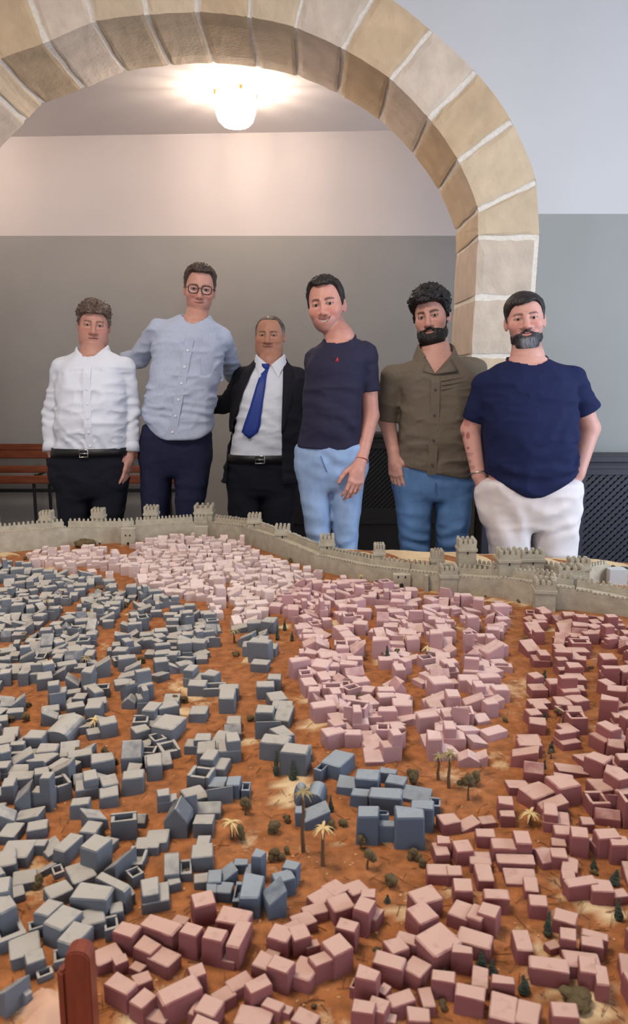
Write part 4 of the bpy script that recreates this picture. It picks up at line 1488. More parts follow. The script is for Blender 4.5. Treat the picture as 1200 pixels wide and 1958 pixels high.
class Field:
    def __init__(s, x, y, z):
        s.x, s.y, s.z = (np.asarray(v, dtype=f32) for v in (x, y, z))
        s.f = np.full((len(x), len(y), len(z)), 10, dtype=f32)

    def sub(s, lo, hi):
        r = []
        for ax_, l, h in ((s.x, lo[0], hi[0]), (s.y, lo[1], hi[1]), (s.z, lo[2], hi[2])):
            i0, i1 = np.searchsorted(ax_, l), np.searchsorted(ax_, h, 'right')
            r.append(slice(max(0, i0 - 1), min(len(ax_), i1 + 1)))
        return tuple(r)

    def co(s, q):
        return s.x[q[0]][:, None, None], s.y[q[1]][None, :, None], s.z[q[2]][None, None, :]

    def put(s, d, q, k):
        s.f[q] = smin(s.f[q], d, k)

    def rc(s, a, b, r1, r2, k=.02):
        m = max(r1, r2) + k + .03
        q = s.sub([min(a[i], b[i]) - m for i in range(3)], [max(a[i], b[i]) + m for i in range(3)])
        s.put(d_rc(*s.co(q), a, b, r1, r2), q, k)

    def el(s, c, r, k=.02):
        q = s.sub([c[i] - r[i] - k - .03 for i in range(3)], [c[i] + r[i] + k + .03 for i in range(3)])
        s.put(d_el(*s.co(q), c, r), q, k)

    def loft(s, lv, k=.02, p=2.55, zpad=0.0, grow=0.0):
        """lv: rows (z, cx, rx, cy, ry), rising z"""
        lv = np.array(sorted([tuple(map(float, r)) for r in lv]))
        z0, z1 = lv[0, 0], lv[-1, 0]
        mx = (np.abs(lv[:, 2]).max() + .08, np.abs(lv[:, 4]).max() + .08)
        q = s.sub((lv[:, 1].min() - mx[0], lv[:, 3].min() - mx[1], z0 - .04), (lv[:, 1].max() + mx[0], lv[:, 3].max() + mx[1], z1 + .04))
        X, Y, Z = s.co(q)
        zz = s.z[q[2]]
        # smooth interpolation through the rows
        def ip(c):
            v = np.interp(zz, lv[:, 0], lv[:, c])
            ker = 5
            if len(v) > 12:
                v = np.convolve(np.pad(v, ker, mode='edge'), np.ones(2 * ker + 1) / (2 * ker + 1), 'valid')
            return v.astype(f32)[None, None, :]
        cx, rx, cy, ry = ip(1), ip(2) + grow, ip(3), ip(4) + grow
        kx, ky = np.abs((X - cx) / rx), np.abs((Y - cy) / ry)
        d = ((kx ** p + ky ** p) ** (1 / p) - 1) * np.minimum(rx, ry)
        d = smax(d, np.maximum(Z - z1, z0 - Z) + 0 * d, .03)
        s.put(d, q, k)

    def net(s):
        f = s.f
        ins = f < 0
        c = np.zeros(tuple(n - 1 for n in f.shape), dtype=np.uint8)
        for a in (0, 1):
            for b in (0, 1):
                for d in (0, 1):
                    c += ins[a:f.shape[0] - 1 + a, b:f.shape[1] - 1 + b, d:f.shape[2] - 1 + d]
        act = np.flatnonzero((c > 0) & (c < 8))
        sh = c.shape
        I, J, K = np.unravel_index(act, sh)
        idx = np.full(c.size, -1, dtype=np.int32)
        idx[act] = np.arange(len(act), dtype=np.int32)
        idx = idx.reshape(sh)
        P = np.zeros((len(act), 3), dtype=np.float64)
        n = np.zeros(len(act))
        for ax_ in range(3):
            for u in (0, 1):
                for v in (0, 1):
                    o0 = [0, 0, 0]
                    o1 = [0, 0, 0]
                    oth = [t for t in range(3) if t != ax_]
                    o0[oth[0]] = o1[oth[0]] = u
                    o0[oth[1]] = o1[oth[1]] = v
                    o1[ax_] = 1
                    fa = f[I + o0[0], J + o0[1], K + o0[2]]
                    fb = f[I + o1[0], J + o1[1], K + o1[2]]
                    m = (fa < 0) != (fb < 0)
                    t = np.where(m, fa / np.where(m, fa - fb, 1), 0)
                    A = np.stack([s.x[I + o0[0]], s.y[J + o0[1]], s.z[K + o0[2]]], 1)
                    B_ = np.stack([s.x[I + o1[0]], s.y[J + o1[1]], s.z[K + o1[2]]], 1)
                    P += np.where(m[:, None], A + (B_ - A) * t[:, None], 0)
                    n += m
        P /= n[:, None]
        F = []
        for ax_ in range(3):
            sl0, sl1 = [slice(None)] * 3, [slice(None)] * 3
            sl0[ax_], sl1[ax_] = slice(0, -1), slice(1, None)
            a, b = ins[tuple(sl0)], ins[tuple(sl1)]
            e = np.argwhere(a != b)
            o = [t for t in range(3) if t != ax_]
            m = (e[:, o[0]] > 0) & (e[:, o[1]] > 0) & (e[:, o[0]] < sh[o[0]]) & (e[:, o[1]] < sh[o[1]])
            e = e[m]
            qs = []
            for du, dv in ((-1, -1), (0, -1), (0, 0), (-1, 0)):
                t = e.copy()
                t[:, o[0]] += du
                t[:, o[1]] += dv
                qs.append(idx[t[:, 0], t[:, 1], t[:, 2]])
            Q = np.stack(qs, 1)
            flip = a[e[:, 0], e[:, 1], e[:, 2]]
            if ax_ == 1:
                flip = ~flip
            Q[~flip] = Q[~flip][:, ::-1]
            F.append(Q)
        F = np.concatenate(F)
        return P, F[(F >= 0).all(1)]


def relax(P, F, it=1, lam=.5):
    E = np.concatenate([F[:, [0, 1]], F[:, [1, 2]], F[:, [2, 3]], F[:, [3, 0]]])
    n = len(P)
    deg = np.bincount(E[:, 0], minlength=n) + np.bincount(E[:, 1], minlength=n)
    for _ in range(it):
        S = np.stack([np.bincount(E[:, 0], P[E[:, 1], i], n) + np.bincount(E[:, 1], P[E[:, 0], i], n) for i in range(3)], 1)
        P = P + lam * (S / deg[:, None] - P)
    return P


def axis(lo, hi, step, fine=()):
    """grid line positions with finer spacing inside the given (lo, hi, step) spans"""
    v, x = [], lo
    while x < hi:
        v.append(x)
        st = step
        for a, b, s_ in fine:
            if a <= x + 1e-6 < b:
                st = min(st, s_)
            elif a > x and x + st > a:
                st = min(st, max(a - x, s_))
        x += st
    v.append(hi)
    return np.array(v)


def sstep(a, b, x):
    t = np.clip((x - a) / (b - a), 0, 1)
    return t * t * (3 - 2 * t)


M_skin = mat('skin', (.6, .4, .3), .5, 0.05, 60, .08, 400, attr=True, sub=.12, spec=.35, bdist=.001)
M_hair = mat('hair', (.05, .04, .03), .55, .3, 50, attr=True, spec=.35)
M_lens = bpy.data.materials.new('spectacle_lens')
M_lens.use_nodes = True
_nt = M_lens.node_tree
_t = _nt.nodes.new('ShaderNodeBsdfTransparent')
_g = _nt.nodes.new('ShaderNodeBsdfGlossy')
_g.inputs['Roughness'].default_value = .05
_m = _nt.nodes.new('ShaderNodeMixShader')
_m.inputs[0].default_value = .03
_nt.links.new(_t.outputs[0], _m.inputs[1])
_nt.links.new(_g.outputs[0], _m.inputs[2])
_nt.links.new(_m.outputs[0], _nt.nodes['Material Output'].inputs['Surface'])
M_eyew = mat('eye_white', srgb(168, 156, 150), .3)
M_pupil = mat('pupil', (.004, .004, .004), .1)
M_button = mat('shirt_button', srgb(225, 225, 228), .4)
M_buttond = mat('dark_button', srgb(60, 54, 48), .4)
M_belt = mat('belt_leather', srgb(24, 22, 24), .45, .1, 60)
M_steel = mat('steel_buckle', (.62, .6, .56), .25, metal=1.0)
M_shoe = mat('shoe_leather', srgb(32, 28, 28), .4)
M_teeth = mat('teeth', srgb(232, 224, 214), .3)


def V3(p):
    return np.array(p, dtype=np.float64)


class Person:
    def __init__(s, label, Y, eye, chin_py, head_h, yaw=0, pitch=0, roll=0, **kw):
        s.Y, s.label = Y, label
        s.k = dict(skin=srgb(205, 160, 140), lip=srgb(178, 112, 104), jaw=1.0, wide=1.0, nose=1.0, smile=0.0, teeth=False, stub=0.0, brow=srgb(60, 45, 38), brow_t=1.0, iris=srgb(70, 52, 40),
                   open=1.0, fat=0.0, hair=None, beard=None, bags=0.0)
        s.k.update(kw)
        s.sc = head_h / .224
        e = W(*eye, Y)
        R = Matrix.Rotation(math.radians(yaw), 3, 'Z') @ Matrix.Rotation(math.radians(pitch), 3, 'X') @ Matrix.Rotation(math.radians(roll), 3, 'Y')
        s.R = np.array(R)
        # the eyes sit about 8 cm in front of the head's middle
        s.O = V3(e) - s.R @ V3((0, -.082, 0)) * s.sc
        s.body_ops, s.hands = [], []
        s.skin_marks = []

    def P(s, px, py, dy=0.0):
        return V3(W(px, py, s.Y + dy))

    def head_local(s, X, Y, Z):
        x, y, z = X - s.O[0], Y - s.O[1], Z - s.O[2]
        r = s.R / s.sc
        return (x * r[0, 0] + y * r[1, 0] + z * r[2, 0]), (x * r[0, 1] + y * r[1, 1] + z * r[2, 1]), (x * r[0, 2] + y * r[1, 2] + z * r[2, 2])

    def to_world(s, p):
        return s.O + s.R @ (V3(p) * s.sc)

    def skull(s, x, y, z):
        k = s.k
        ax_ = np.abs(x)
        w_ = k['wide']
        d = d_el(x, y, z, (0, .010, .030), (.076 * w_, .097, .084))
        d = smin(d, d_el(x, y, z, (0, -.028, -.036), (.0655 * w_, .064, .078)), .03)
        j = k['jaw']
        d = smin(d, d_el(ax_, y, z, (.024 * j, -.020, -.066), (.032 * j, .056, .033)), .022)
        d = smin(d, d_el(x, y, z, (0, -.068, -.095), (.022 * j, .021, .0185)), .024)
        d = smin(d, d_el(ax_, y, z, (.043 * w_, -.060, -.026), (.022, .022, .022)), .025)
        if k['fat']:
            d = smin(d, d_el(x, y, z, (0, -.040, -.108), (.045 * j * (1 + k['fat']), .050, .026 * (1 + k['fat']))), .03)
            d = smin(d, d_el(ax_, y, z, (.042 * w_, -.035, -.066), (.030, .036, .034)), .03)
        return d

    def face(s, x, y, z, d):
        k = s.k
        x = x / k['wide']
        ax_ = np.abs(x)
        n = k['nose'] * 1.12
        d = smin(d, d_rc(ax_, y, z, (.008, -.088, .018), (.036, -.080, .019), .0088, .0078), .012)
        # sockets
        d = smax(d, -d_el(ax_, y, z, (.031, -.1045, .001), (.019, .0165, .0125)), .014)
        # nose
        d = smin(d, d_rc(x, y, z, (0, -.088, .010), (0, -.111, -.034), .0062 * n, .0100 * n), .010)
        d = smin(d, d_el(x, y, z, (0, -.112, -.037), (.0110 * n, .0100, .0088)), .006)
        d = smin(d, d_el(ax_, y, z, (.0125 * n, -.100, -.040), (.0075 * n, .0100, .0072)), .006)
        d = smax(d, -d_el(ax_, y, z, (.0068 * n, -.106, -.0475), (.0036, .0055, .0032)), .003)
        # eyelids
        d = smin(d, d_el(ax_, y, z, (.031, -.0795, .001), (.0152, .0135, .0125)), .004)
        op = k['open']
        d = smax(d, -d_el(ax_, y, z, (.031, -.0965, .0005), (.0130, .0140, .0042 * op)), .0015)
        if k['bags']:
            d = smin(d, d_el(ax_, y, z, (.031, -.082, -.016), (.014, .0085, .0055)), .006)
        # cheek fold and mouth
        sm = k['smile']
        if sm:
            d = smin(d, d_el(ax_, y, z, (.038, -.074, -.030), (.019, .016, .016)), .014)
        d = smin(d, d_el(x, y, z, (0, -.079, -.066), (.027, .0165, .021)), .016)
        zc_ = -.0665 + sm * .010 * (ax_ / .024) ** 2
        yl = -.0945 + .26 * (ax_ / .024) ** 2 * .024
        wl = .0275 + .004 * sm
        lipu = np.sqrt(((z - zc_ - .0044) / .0048) ** 2 + ((y - yl) / .0058) ** 2 + (ax_ / wl) ** 4) - 1
        lipl = np.sqrt(((z - zc_ + .0058) / .0058) ** 2 + ((y - yl - .001) / .0062) ** 2 + (ax_ / (wl * .86)) ** 4) - 1
        d = smin(d, lipu * .0046, .003)
        d = smin(d, lipl * .0052, .003)
        if k['teeth']:
            cut = np.sqrt(((z - zc_ + .002) / .0062) ** 2 + ((y - yl + .004) / .012) ** 2 + (ax_ / (wl * .9)) ** 2) - 1
            d = smax(d, -cut * .006, .002)
        else:
            cut = np.sqrt(((z - zc_) / .0014) ** 2 + ((y - yl + .004) / .007) ** 2 + (ax_ / (wl * .98)) ** 4) - 1
            d = smax(d, -cut * .0014, .0015)
        # ears
        d = smin(d, d_el(ax_ - .10 * (y - .01) * 0 - (y - .01) * .35, y, z, (.0745, .014, -.006), (.0075, .020, .031)), .005)
        d = smax(d, -d_el(ax_ - (y - .01) * .35, y, z, (.0815, .012, -.002), (.0055, .011, .019)), .004)
        return d

    def skin_color(s, P):
        k = s.k
        x, y, z = s.head_local(P[:, 0], P[:, 1], P[:, 2])
        x = x / k['wide']
        ax_ = np.abs(x)
        base = np.array(k['skin']) * np.array((.84, .80, .80))
        C = np.tile(base, (len(P), 1))

        def mix(m, c):
            nonlocal C
            m = np.clip(m, 0, 1)[:, None]
            C = C * (1 - m) + np.array(c) * m
        head = (z > -.14) & (z < .2) & (ax_ < .12)
        # flush on cheeks, nose, ears
        fl = np.exp(-(((ax_ - .045) / .022) ** 2 + ((z + .03) / .022) ** 2)) * (y < -.03) + .9 * np.exp(-((x / .014) ** 2 + ((z + .036) / .014) ** 2)) * (y < -.09) + .6 * (ax_ > .072) * (np.abs(z) < .045)
        mix(.38 * fl * head, base * np.array((1.02, .68, .64)))
        # stubble
        if k['stub']:
            zb = np.where(y < -.055, -.050, -.030)
            st = sstep(0, .018, zb - z) * sstep(-.150, -.105, z) * sstep(.01, -.03, y) * (1 - np.exp(-((ax_ / .024) ** 4 + ((z + .067) / .010) ** 4)))
            mix(k['stub'] * st * head, base * np.array((.42, .40, .44)))
            mu = np.exp(-((ax_ / .026) ** 4 + ((z + .0535) / .0065) ** 4)) * (y < -.08)
            mix(k['stub'] * .8 * mu * head, base * np.array((.42, .40, .44)))
        # lips
        sm = k['smile']
        zc_ = -.0665 + sm * .010 * (ax_ / .024) ** 2
        lp = np.exp(-((np.abs(z - zc_ + .0008) / .0085) ** 4 + (ax_ / .0265) ** 6)) * (y < -.078)
        mix(.6 * lp * head, k['lip'])
        ml = np.exp(-((np.abs(z - zc_) / .0016) ** 2 + (ax_ / .0265) ** 6)) * (y < -.075)
        mix(.55 * ml * head, np.array(k['lip']) * .35)
        # brows
        bz = .0178 + .0035 * np.sin(np.clip((ax_ - .012) / .036, 0, 1) * math.pi * .8) - .10 * np.clip(ax_ - .036, 0, 1)
        bw = .0044 * k['brow_t'] * (1 - .45 * sstep(.03, .052, ax_))
        br = np.exp(-((z - bz) / bw) ** 4) * sstep(.009, .014, ax_) * (1 - sstep(.046, .053, ax_)) * (y < -.05)
        mix(.82 * br * head, k['brow'])
        # lash line and lid crease
        q = ((ax_ - .031) / .0140) ** 2 + ((z - .0005) / (.0062 * k['open'])) ** 2
        la = np.exp(-((np.sqrt(q) - 1) / .28) ** 2) * (y < -.07)
        mix(.7 * la * head * (z > -.002), np.array(k['brow']) * .5)
        mix(.35 * la * head * (z <= -.002), np.array(k['brow']))
        for p, r, c, a in s.skin_marks:
            dd = np.sqrt((((P - V3(p)) / np.array(r)) ** 2).sum(1))
            mix(a * (1 - sstep(.75, 1.1, dd)), c)
        return C

    # ------------------------------------------------------------ build
    def body(s, torso, arms, legs, neck_base, neck_r=.058, clav=None, hand_boxes=()):
        O, sc = s.O, s.sc
        zs_ = [O[2] - .16 * sc, O[2] + .125 * sc]
        fx = [(O[0] - .098 * sc, O[0] + .098 * sc, .0021)]
        fy = [(O[1] - .125 * sc, O[1] + .10 * sc, .0024)]
        fz = [(zs_[0], zs_[1], .0021)]
        for lo, hi, st in hand_boxes:
            fx.append((lo[0], hi[0], st))
            fy.append((lo[1], hi[1], st))
            fz.append((lo[2], hi[2], st))
        allp = np.array([p for a in arms for p in a[0]] + [neck_base])
        x0, x1 = min(allp[:, 0].min(), torso[0][1] - .3) - .12, max(allp[:, 0].max(), torso[0][1] + .3) + .12
        y0, y1 = min(allp[:, 1].min(), s.Y - .2) - .1, max(allp[:, 1].max(), s.Y + .2) + .1
        F_ = Field(axis(x0, x1, .012, fx), axis(y0, y1, .012, fy), axis(-.0, zs_[1] + .03, .014, fz))
        F_.loft(torso, .03)
        for lv in legs:
            F_.loft(lv, .03)
        for pts, rs in arms:
            for i in range(len(pts) - 1):
                F_.rc(pts[i], pts[i + 1], rs[i], rs[i + 1], .012)
        if clav:
            for c in clav:
                F_.rc(*c, .03)
        # neck
        nt_ = s.to_world((0, .022, -.045))
        F_.rc(nt_, neck_base, neck_r * .94, neck_r * 1.04, .012)
        F_.rc(neck_base, neck_base + V3((0, .0, -.06)), neck_r * 1.04, neck_r * 1.2, .03)
        for h in s.hands:
            for a, b, r1, r2, k in h:
                F_.rc(a, b, r1, r2, k)
        # head block
        q = F_.sub(O - .135 * sc - .01, O + .135 * sc)
        X, Y, Z = F_.co(q)
        x, y, z = s.head_local(X, Y, Z)
        dk = s.skull(x, y, z)
        dh = s.face(x, y, z, dk) * sc
        F_.f[q] = smin(F_.f[q], dh, .007)
        P, F = F_.net()
        P = relax(P, F, 1, .35)
        C = s.skin_color(P)
        me = np_mesh('person', P, F, True, C)
        root = obj('person', me, M_skin)
        tag(root, s.label, 'person')
        s.root = root
        s.blk = (F_.x[q[0]], F_.y[q[1]], F_.z[q[2]])
        # ---- eyes
        for sx in (-1, 1):
            rings = [(0, None)]
            V, Fc, mi = [], [], []
            c = s.to_world((sx * .031 * s.k['wide'], -.0815, .0005))
            Rr = .0118 * sc
            # gaze towards the camera
            g = Vector((0, 0, CAMZ)) - Vector(c)
            g.normalize()
            up = Vector((0, 0, 1))
            sd = g.cross(up).normalized()
            u2 = sd.cross(g)
            th = [0, 13, 29, 33, 50, 75, 110, 150, 180]
            n = 18
            for t in th:
                for kk in range(n):
                    a = 2 * math.pi * kk / n
                    t_ = math.radians(t)
                    V.append(Vector(c) + (g * math.cos(t_) + (sd * math.cos(a) + u2 * math.sin(a)) * math.sin(t_)) * Rr)
            for i in range(len(th) - 1):
                for kk in range(n):
                    l = (kk + 1) % n
                    Fc.append((i * n + kk, i * n + l, (i + 1) * n + l, (i + 1) * n + kk))
                    mi.append(1 if i == 0 else 2 if i < 3 else 0)
            me = np_mesh('eye', V, Fc, True)
            mir = s.k.get('iris_m')
            if mir is None:
                mir = s.k['iris_m'] = mat('iris', s.k['iris'], .2)
            for m_ in (M_eyew, M_pupil, mir):
                me.materials.append(m_)
            me.polygons.foreach_set('material_index', np.array(mi, dtype=np.int32))
            obj('eye', me, None, root)
        if s.k['teeth']:
            V, Fc = [], []
            n, m = 13, 4
            for j in range(m):
                for i in range(n):
                    u = (i / (n - 1) * 2 - 1)
                    ax_ = abs(u) * .0185
                    zc_ = -.0665 + s.k['smile'] * .010 * (ax_ / .024) ** 2
                    yl = -.0885 + .26 * (ax_ / .024) ** 2 * .024
                    V.append(s.to_world((u * .0185 * s.k['wide'], yl, zc_ + .0012 - .0068 * j / (m - 1) * (1 - .5 * u * u))))
            for j in range(m - 1):
                for i in range(n - 1):
                    Fc.append((j * n + i, j * n + i + 1, (j + 1) * n + i + 1, (j + 1) * n + i))
            o = obj('teeth', np_mesh('teeth', V, Fc, True), M_teeth, root)
            so = o.modifiers.new('s', 'SOLIDIFY')
            so.thickness = .003
        # ---- hair and beard on the head block
        bx, by, bz = s.blk
        hx, hy, hz = (axis(v[0] - .03, v[-1] + .03, .0026) for v in (bx, by, bz))
        X, Y, Z = (hx[:, None, None].astype(f32), hy[None, :, None].astype(f32), hz[None, None, :].astype(f32))
        x, y, z = s.head_local(X, Y, Z)
        x, y, z = x + 0 * y, y + 0 * x, z + 0 * x
        dk = s.skull(x, y, z)
        for nm in ('hair', 'beard'):
            fn = s.k[nm]
            if fn is None:
                continue
            d, cf = fn(s, x, y, z, dk)
            H = Field(hx, hy, hz)
            H.f = (d * sc).astype(f32)
            H.f[:, :, 0] = H.f[:, :, -1] = 1
            H.f[:, 0] = H.f[:, -1] = 1
            H.f[0] = H.f[-1] = 1
            P, F = H.net()
            if len(P) == 0:
                continue
            lx, ly, lz = s.head_local(P[:, 0], P[:, 1], P[:, 2])
            obj(nm, np_mesh(nm, P, F, True, cf(lx, ly, lz)), M_hair, root)
        return root

    def cloth(s, name, ops, m, step=.0065, wr=.004, wscale=(7, 7, 13), seed=1, box=None, cut=(), relaxn=2, folds=(), parent=None, color=None):
        lo, hi = box
        F_ = Field(axis(lo[0], hi[0], step), axis(lo[1], hi[1], step), axis(lo[2], hi[2], step))
        for op in ops:
            getattr(F_, op[0])(*op[1:-1], **op[-1]) if isinstance(op[-1], dict) else getattr(F_, op[0])(*op[1:])
        X, Y, Z = F_.x[:, None, None], F_.y[None, :, None], F_.z[None, None, :]
        near = np.abs(F_.f) < .04
        I, J, K = np.nonzero(near)
        x, y, z = F_.x[I], F_.y[J], F_.z[K]
        if wr:
            sx, sy, sz = wscale
            w1 = vnoise(x * sx + z * 2.5, y * sy, z * sz, seed)
            n = (1 - np.abs(w1)) ** 2 - .35
            n = n + .5 * ((1 - np.abs(vnoise(x * sx * 2.3 - z * 6, y * sy * 2, z * sz * 1.7, seed + 5))) ** 3 - .3)
            F_.f[I, J, K] -= (wr * n).astype(f32)
        for (c, r, dirv, freq, amp) in folds:
            g = np.exp(-(((x - c[0]) / r[0]) ** 2 + ((y - c[1]) / r[1]) ** 2 + ((z - c[2]) / r[2]) ** 2))
            ph = (x * dirv[0] + y * dirv[1] + z * dirv[2]) * freq + .9 * vnoise(x * 9, y * 9, z * 9, seed + 9)
            F_.f[I, J, K] -= (amp * g * np.sin(ph * 2 * math.pi)).astype(f32)
        for c in cut:
            F_.f = smax(F_.f, c(X, Y, Z).astype(f32) + 0 * F_.f, .004)
        F_.f[:, :, 0] = F_.f[:, :, -1] = 1
        F_.f[:, 0] = F_.f[:, -1] = 1
        F_.f[0] = F_.f[-1] = 1
        P, F = F_.net()
        P = relax(P, F, relaxn, .5)
        return obj(name, np_mesh(name, P, F, True, None if color is None else color(P)), m, parent or s.root)


def lvl(p, rows, p_=None):
    """rows (py, xl, xr, ry, dy) in photo pixels at the person's depth -> loft rows"""
    r = []
    for py, a, b, ry, dy in rows:
        A, B_ = p.P(a, py, dy), p.P(b, py, dy)
        r.append((A[2], (A[0] + B_[0]) / 2, (B_[0] - A[0]) / 2, p.Y + dy, ry))
    return r


def grow(rows, g):
    return [(z, cx, max(rx + g, .01), cy, max(ry + g, .01)) for z, cx, rx, cy, ry in rows]


def band(p, name, rows, z0, z1, th, m, parent=None, n=48, pw=2.3, a0=0, a1=2 * math.pi, tilt=0.0):
    """a belt-like strip that follows a loft"""
    lv = np.array(sorted(rows))
    V, F = [], []
    K = 3
    full = abs(a1 - a0) > 6.2
    for j in range(K):
        z = z0 + (z1 - z0) * j / (K - 1)
        cx, rx, cy, ry = (np.interp(z, lv[:, 0], lv[:, c]) for c in (1, 2, 3, 4))
        for o in (th, 0):
            for k in range(n + (0 if full else 1)):
                a = a0 + (a1 - a0) * k / n
                c_, s_ = math.cos(a), math.sin(a)
                e = 2 / pw
                x = cx + (rx + o) * math.copysign(abs(c_) ** e, c_)
                V.append((x, cy + (ry + o) * math.copysign(abs(s_) ** e, s_), z + tilt * (x - cx)))
    m_ = n + (0 if full else 1)
    for j in range(K - 1):
        for k in range(n if full else n):
            l = (k + 1) % m_
            a, b = j * 2 * m_, (j + 1) * 2 * m_
            F.append((a + k, a + l, b + l, b + k))
            F.append((a + m_ + k, b + m_ + k, b + m_ + l, a + m_ + l))
            if j == 0:
                F.append((a + k, a + m_ + k, a + m_ + l, a + l))
            if j == K - 2:
                F.append((b + k, b + l, b + m_ + l, b + m_ + k))
    return obj(name, np_mesh(name, V, F, True), m, parent or p.root)


def hand(p, wrist, tip_dir, thumb_dir, palm_n, size=1.0, curl=.25, spread=.06, fingers=(1, 1, 1, 1), thumb=True, thumb_out=.6):
    """five fingers on a palm. tip_dir: wrist to fingertips, thumb_dir: towards the thumb's side, palm_n: out of the palm"""
    w_ = V3(wrist)
    d = V3(tip_dir) / np.linalg.norm(tip_dir)
    t = V3(thumb_dir)
    t = t - d * (t @ d)
    t /= np.linalg.norm(t)
    n = V3(palm_n)
    n = n - d * (n @ d) - t * (n @ t)
    n /= np.linalg.norm(n)
    S = size
    h = []
    offs = (.029, .0095, -.0095, -.0275)
    lens = ((.040, .024, .019), (.044, .028, .020), (.041, .026, .019), (.032, .019, .016))
    rad = (.0092, .0094, .0090, .0080)
    klen = (.088, .092, .087, .079)
    for i in range(4):
        kn = w_ + (d * klen[i] + t * offs[i]) * S
        st = w_ + (d * .012 + t * offs[i] * .55) * S
        h.append((st, kn, .0145 * S, .0118 * S, .012))
        if i < 3:
            k2 = w_ + (d * klen[i + 1] + t * offs[i + 1]) * S
            h.append((st + (kn - st) * .55, k2 - (k2 - w_) * .35, .0125 * S, .0125 * S, .012))
        if not fingers[i]:
            continue
        a, c = kn, curl * (1 + .12 * i)
        dirv = d * math.cos(c) + n * math.sin(c) + t * spread * (1.5 - i) * .6
        for j in range(3):
            dirv = dirv / np.linalg.norm(dirv)
            b = a + dirv * lens[i][j] * S
            h.append((a, b, rad[i] * (1 - .07 * j) * S, rad[i] * (.93 - .09 * j) * S, .003))
            a = b
            ang = curl * (1.0 - .15 * j) + .12
            dirv = dirv * math.cos(ang) + (n - dirv * (n @ dirv)) * math.sin(ang)
    if thumb:
        a = w_ + (d * .022 + t * .024 + n * .006) * S
        dv = d * .75 + t * thumb_out + n * .35
        for ln, r1, r2 in ((.040, .0145, .0118), (.032, .0112, .0100), (.024, .0102, .0078)):
            dv = dv / np.linalg.norm(dv)
            b = a + dv * ln * S
            h.append((a, b, r1 * S, r2 * S, .004))
            a = b
            dv = dv + d * .25 - t * .18
    h.append((w_ - d * .03 * S, w_ + d * .03 * S, .0235 * S, .026 * S, .015))
    p.hands.append(h)
    return h


def hand_box(h, st=.0032):
    P = np.array([q for a, b, *_ in h for q in (a, b)])
    return (P.min(0) - .016, P.max(0) + .016, st)


# ---------------- hair styles
def hair_fn(front=.078, temple=.012, side_t=.006, top_t=.016, rough=.003, color=(.03, .02, .015), grey=None, burn=-.022, sweep=0.0, curl=0.0, bald=0.0, front_lift=0.0, part=0.0, seed=1, fs=(170, 45, 45)):
    def fn(s, x, y, z, dk):
        w_ = s.k['wide']
        ax_ = np.abs(x)
        zl = np.interp(y.ravel(), [-.12, -.088, -.066, -.050, -.036, -.022, -.004, .012, .032, .045, .060, .12], [front, front, front - .004, front - .02, .022, .004, burn, -.004, .012, -.030, -.055, -.068]).reshape(y.shape).astype(f32)
        tb = temple * np.exp(-((ax_ - .048) / .017) ** 2) * (y < -.03)
        g = z - zl - tb - sweep * x * (y < -.04) + .003 * vnoise(x * 90, y * 60, z * 60, seed + 3)
        up = sstep(.02, .095, z)
        t = side_t + (top_t - side_t) * up + front_lift * up * sstep(.02, -.07, y) + part * up * sstep(-.05, .05, x)
        if bald:
            t = t * (1 - bald * sstep(.055, .085, z))
        n = vnoise(x * fs[0], y * fs[1], z * fs[2], seed)
        n = n + .6 * vnoise(x * fs[0] * 1.9, y * fs[1] * 1.8, z * fs[2] * 1.8, seed + 1)
        nn = rough * n
        if curl:
            nn = nn + curl * np.abs(vnoise(x * 62, y * 62, z * 62, seed + 7)) + .6 * curl * vnoise(x * 110, y * 110, z * 110, seed + 8)
        d = dk - t - nn
        d = smax(d, -g * .75, .006)
        # leave the ears clear
        d = smax(d, -d_el(ax_ - (y - .01) * .35, y, z, (.080 * w_, .008, -.014), (.016, .020, .030)), .004)
        def cf(lx, ly, lz):
            c = np.tile(np.array(color), (len(lx), 1))
            v = 1 + .35 * vnoise(lx * 240, ly * 60, lz * 60, seed + 2)
            c = c * v[:, None]
            if grey is not None:
                m = np.clip(grey[1] * (1 - sstep(.0, grey[2], lz)) + grey[3] * (vnoise(lx * 300, ly * 80, lz * 80, 4) > .3), 0, 1)[:, None]
                c = c * (1 - m) + np.array(grey[0]) * m
            return c
        return d, cf
    return fn


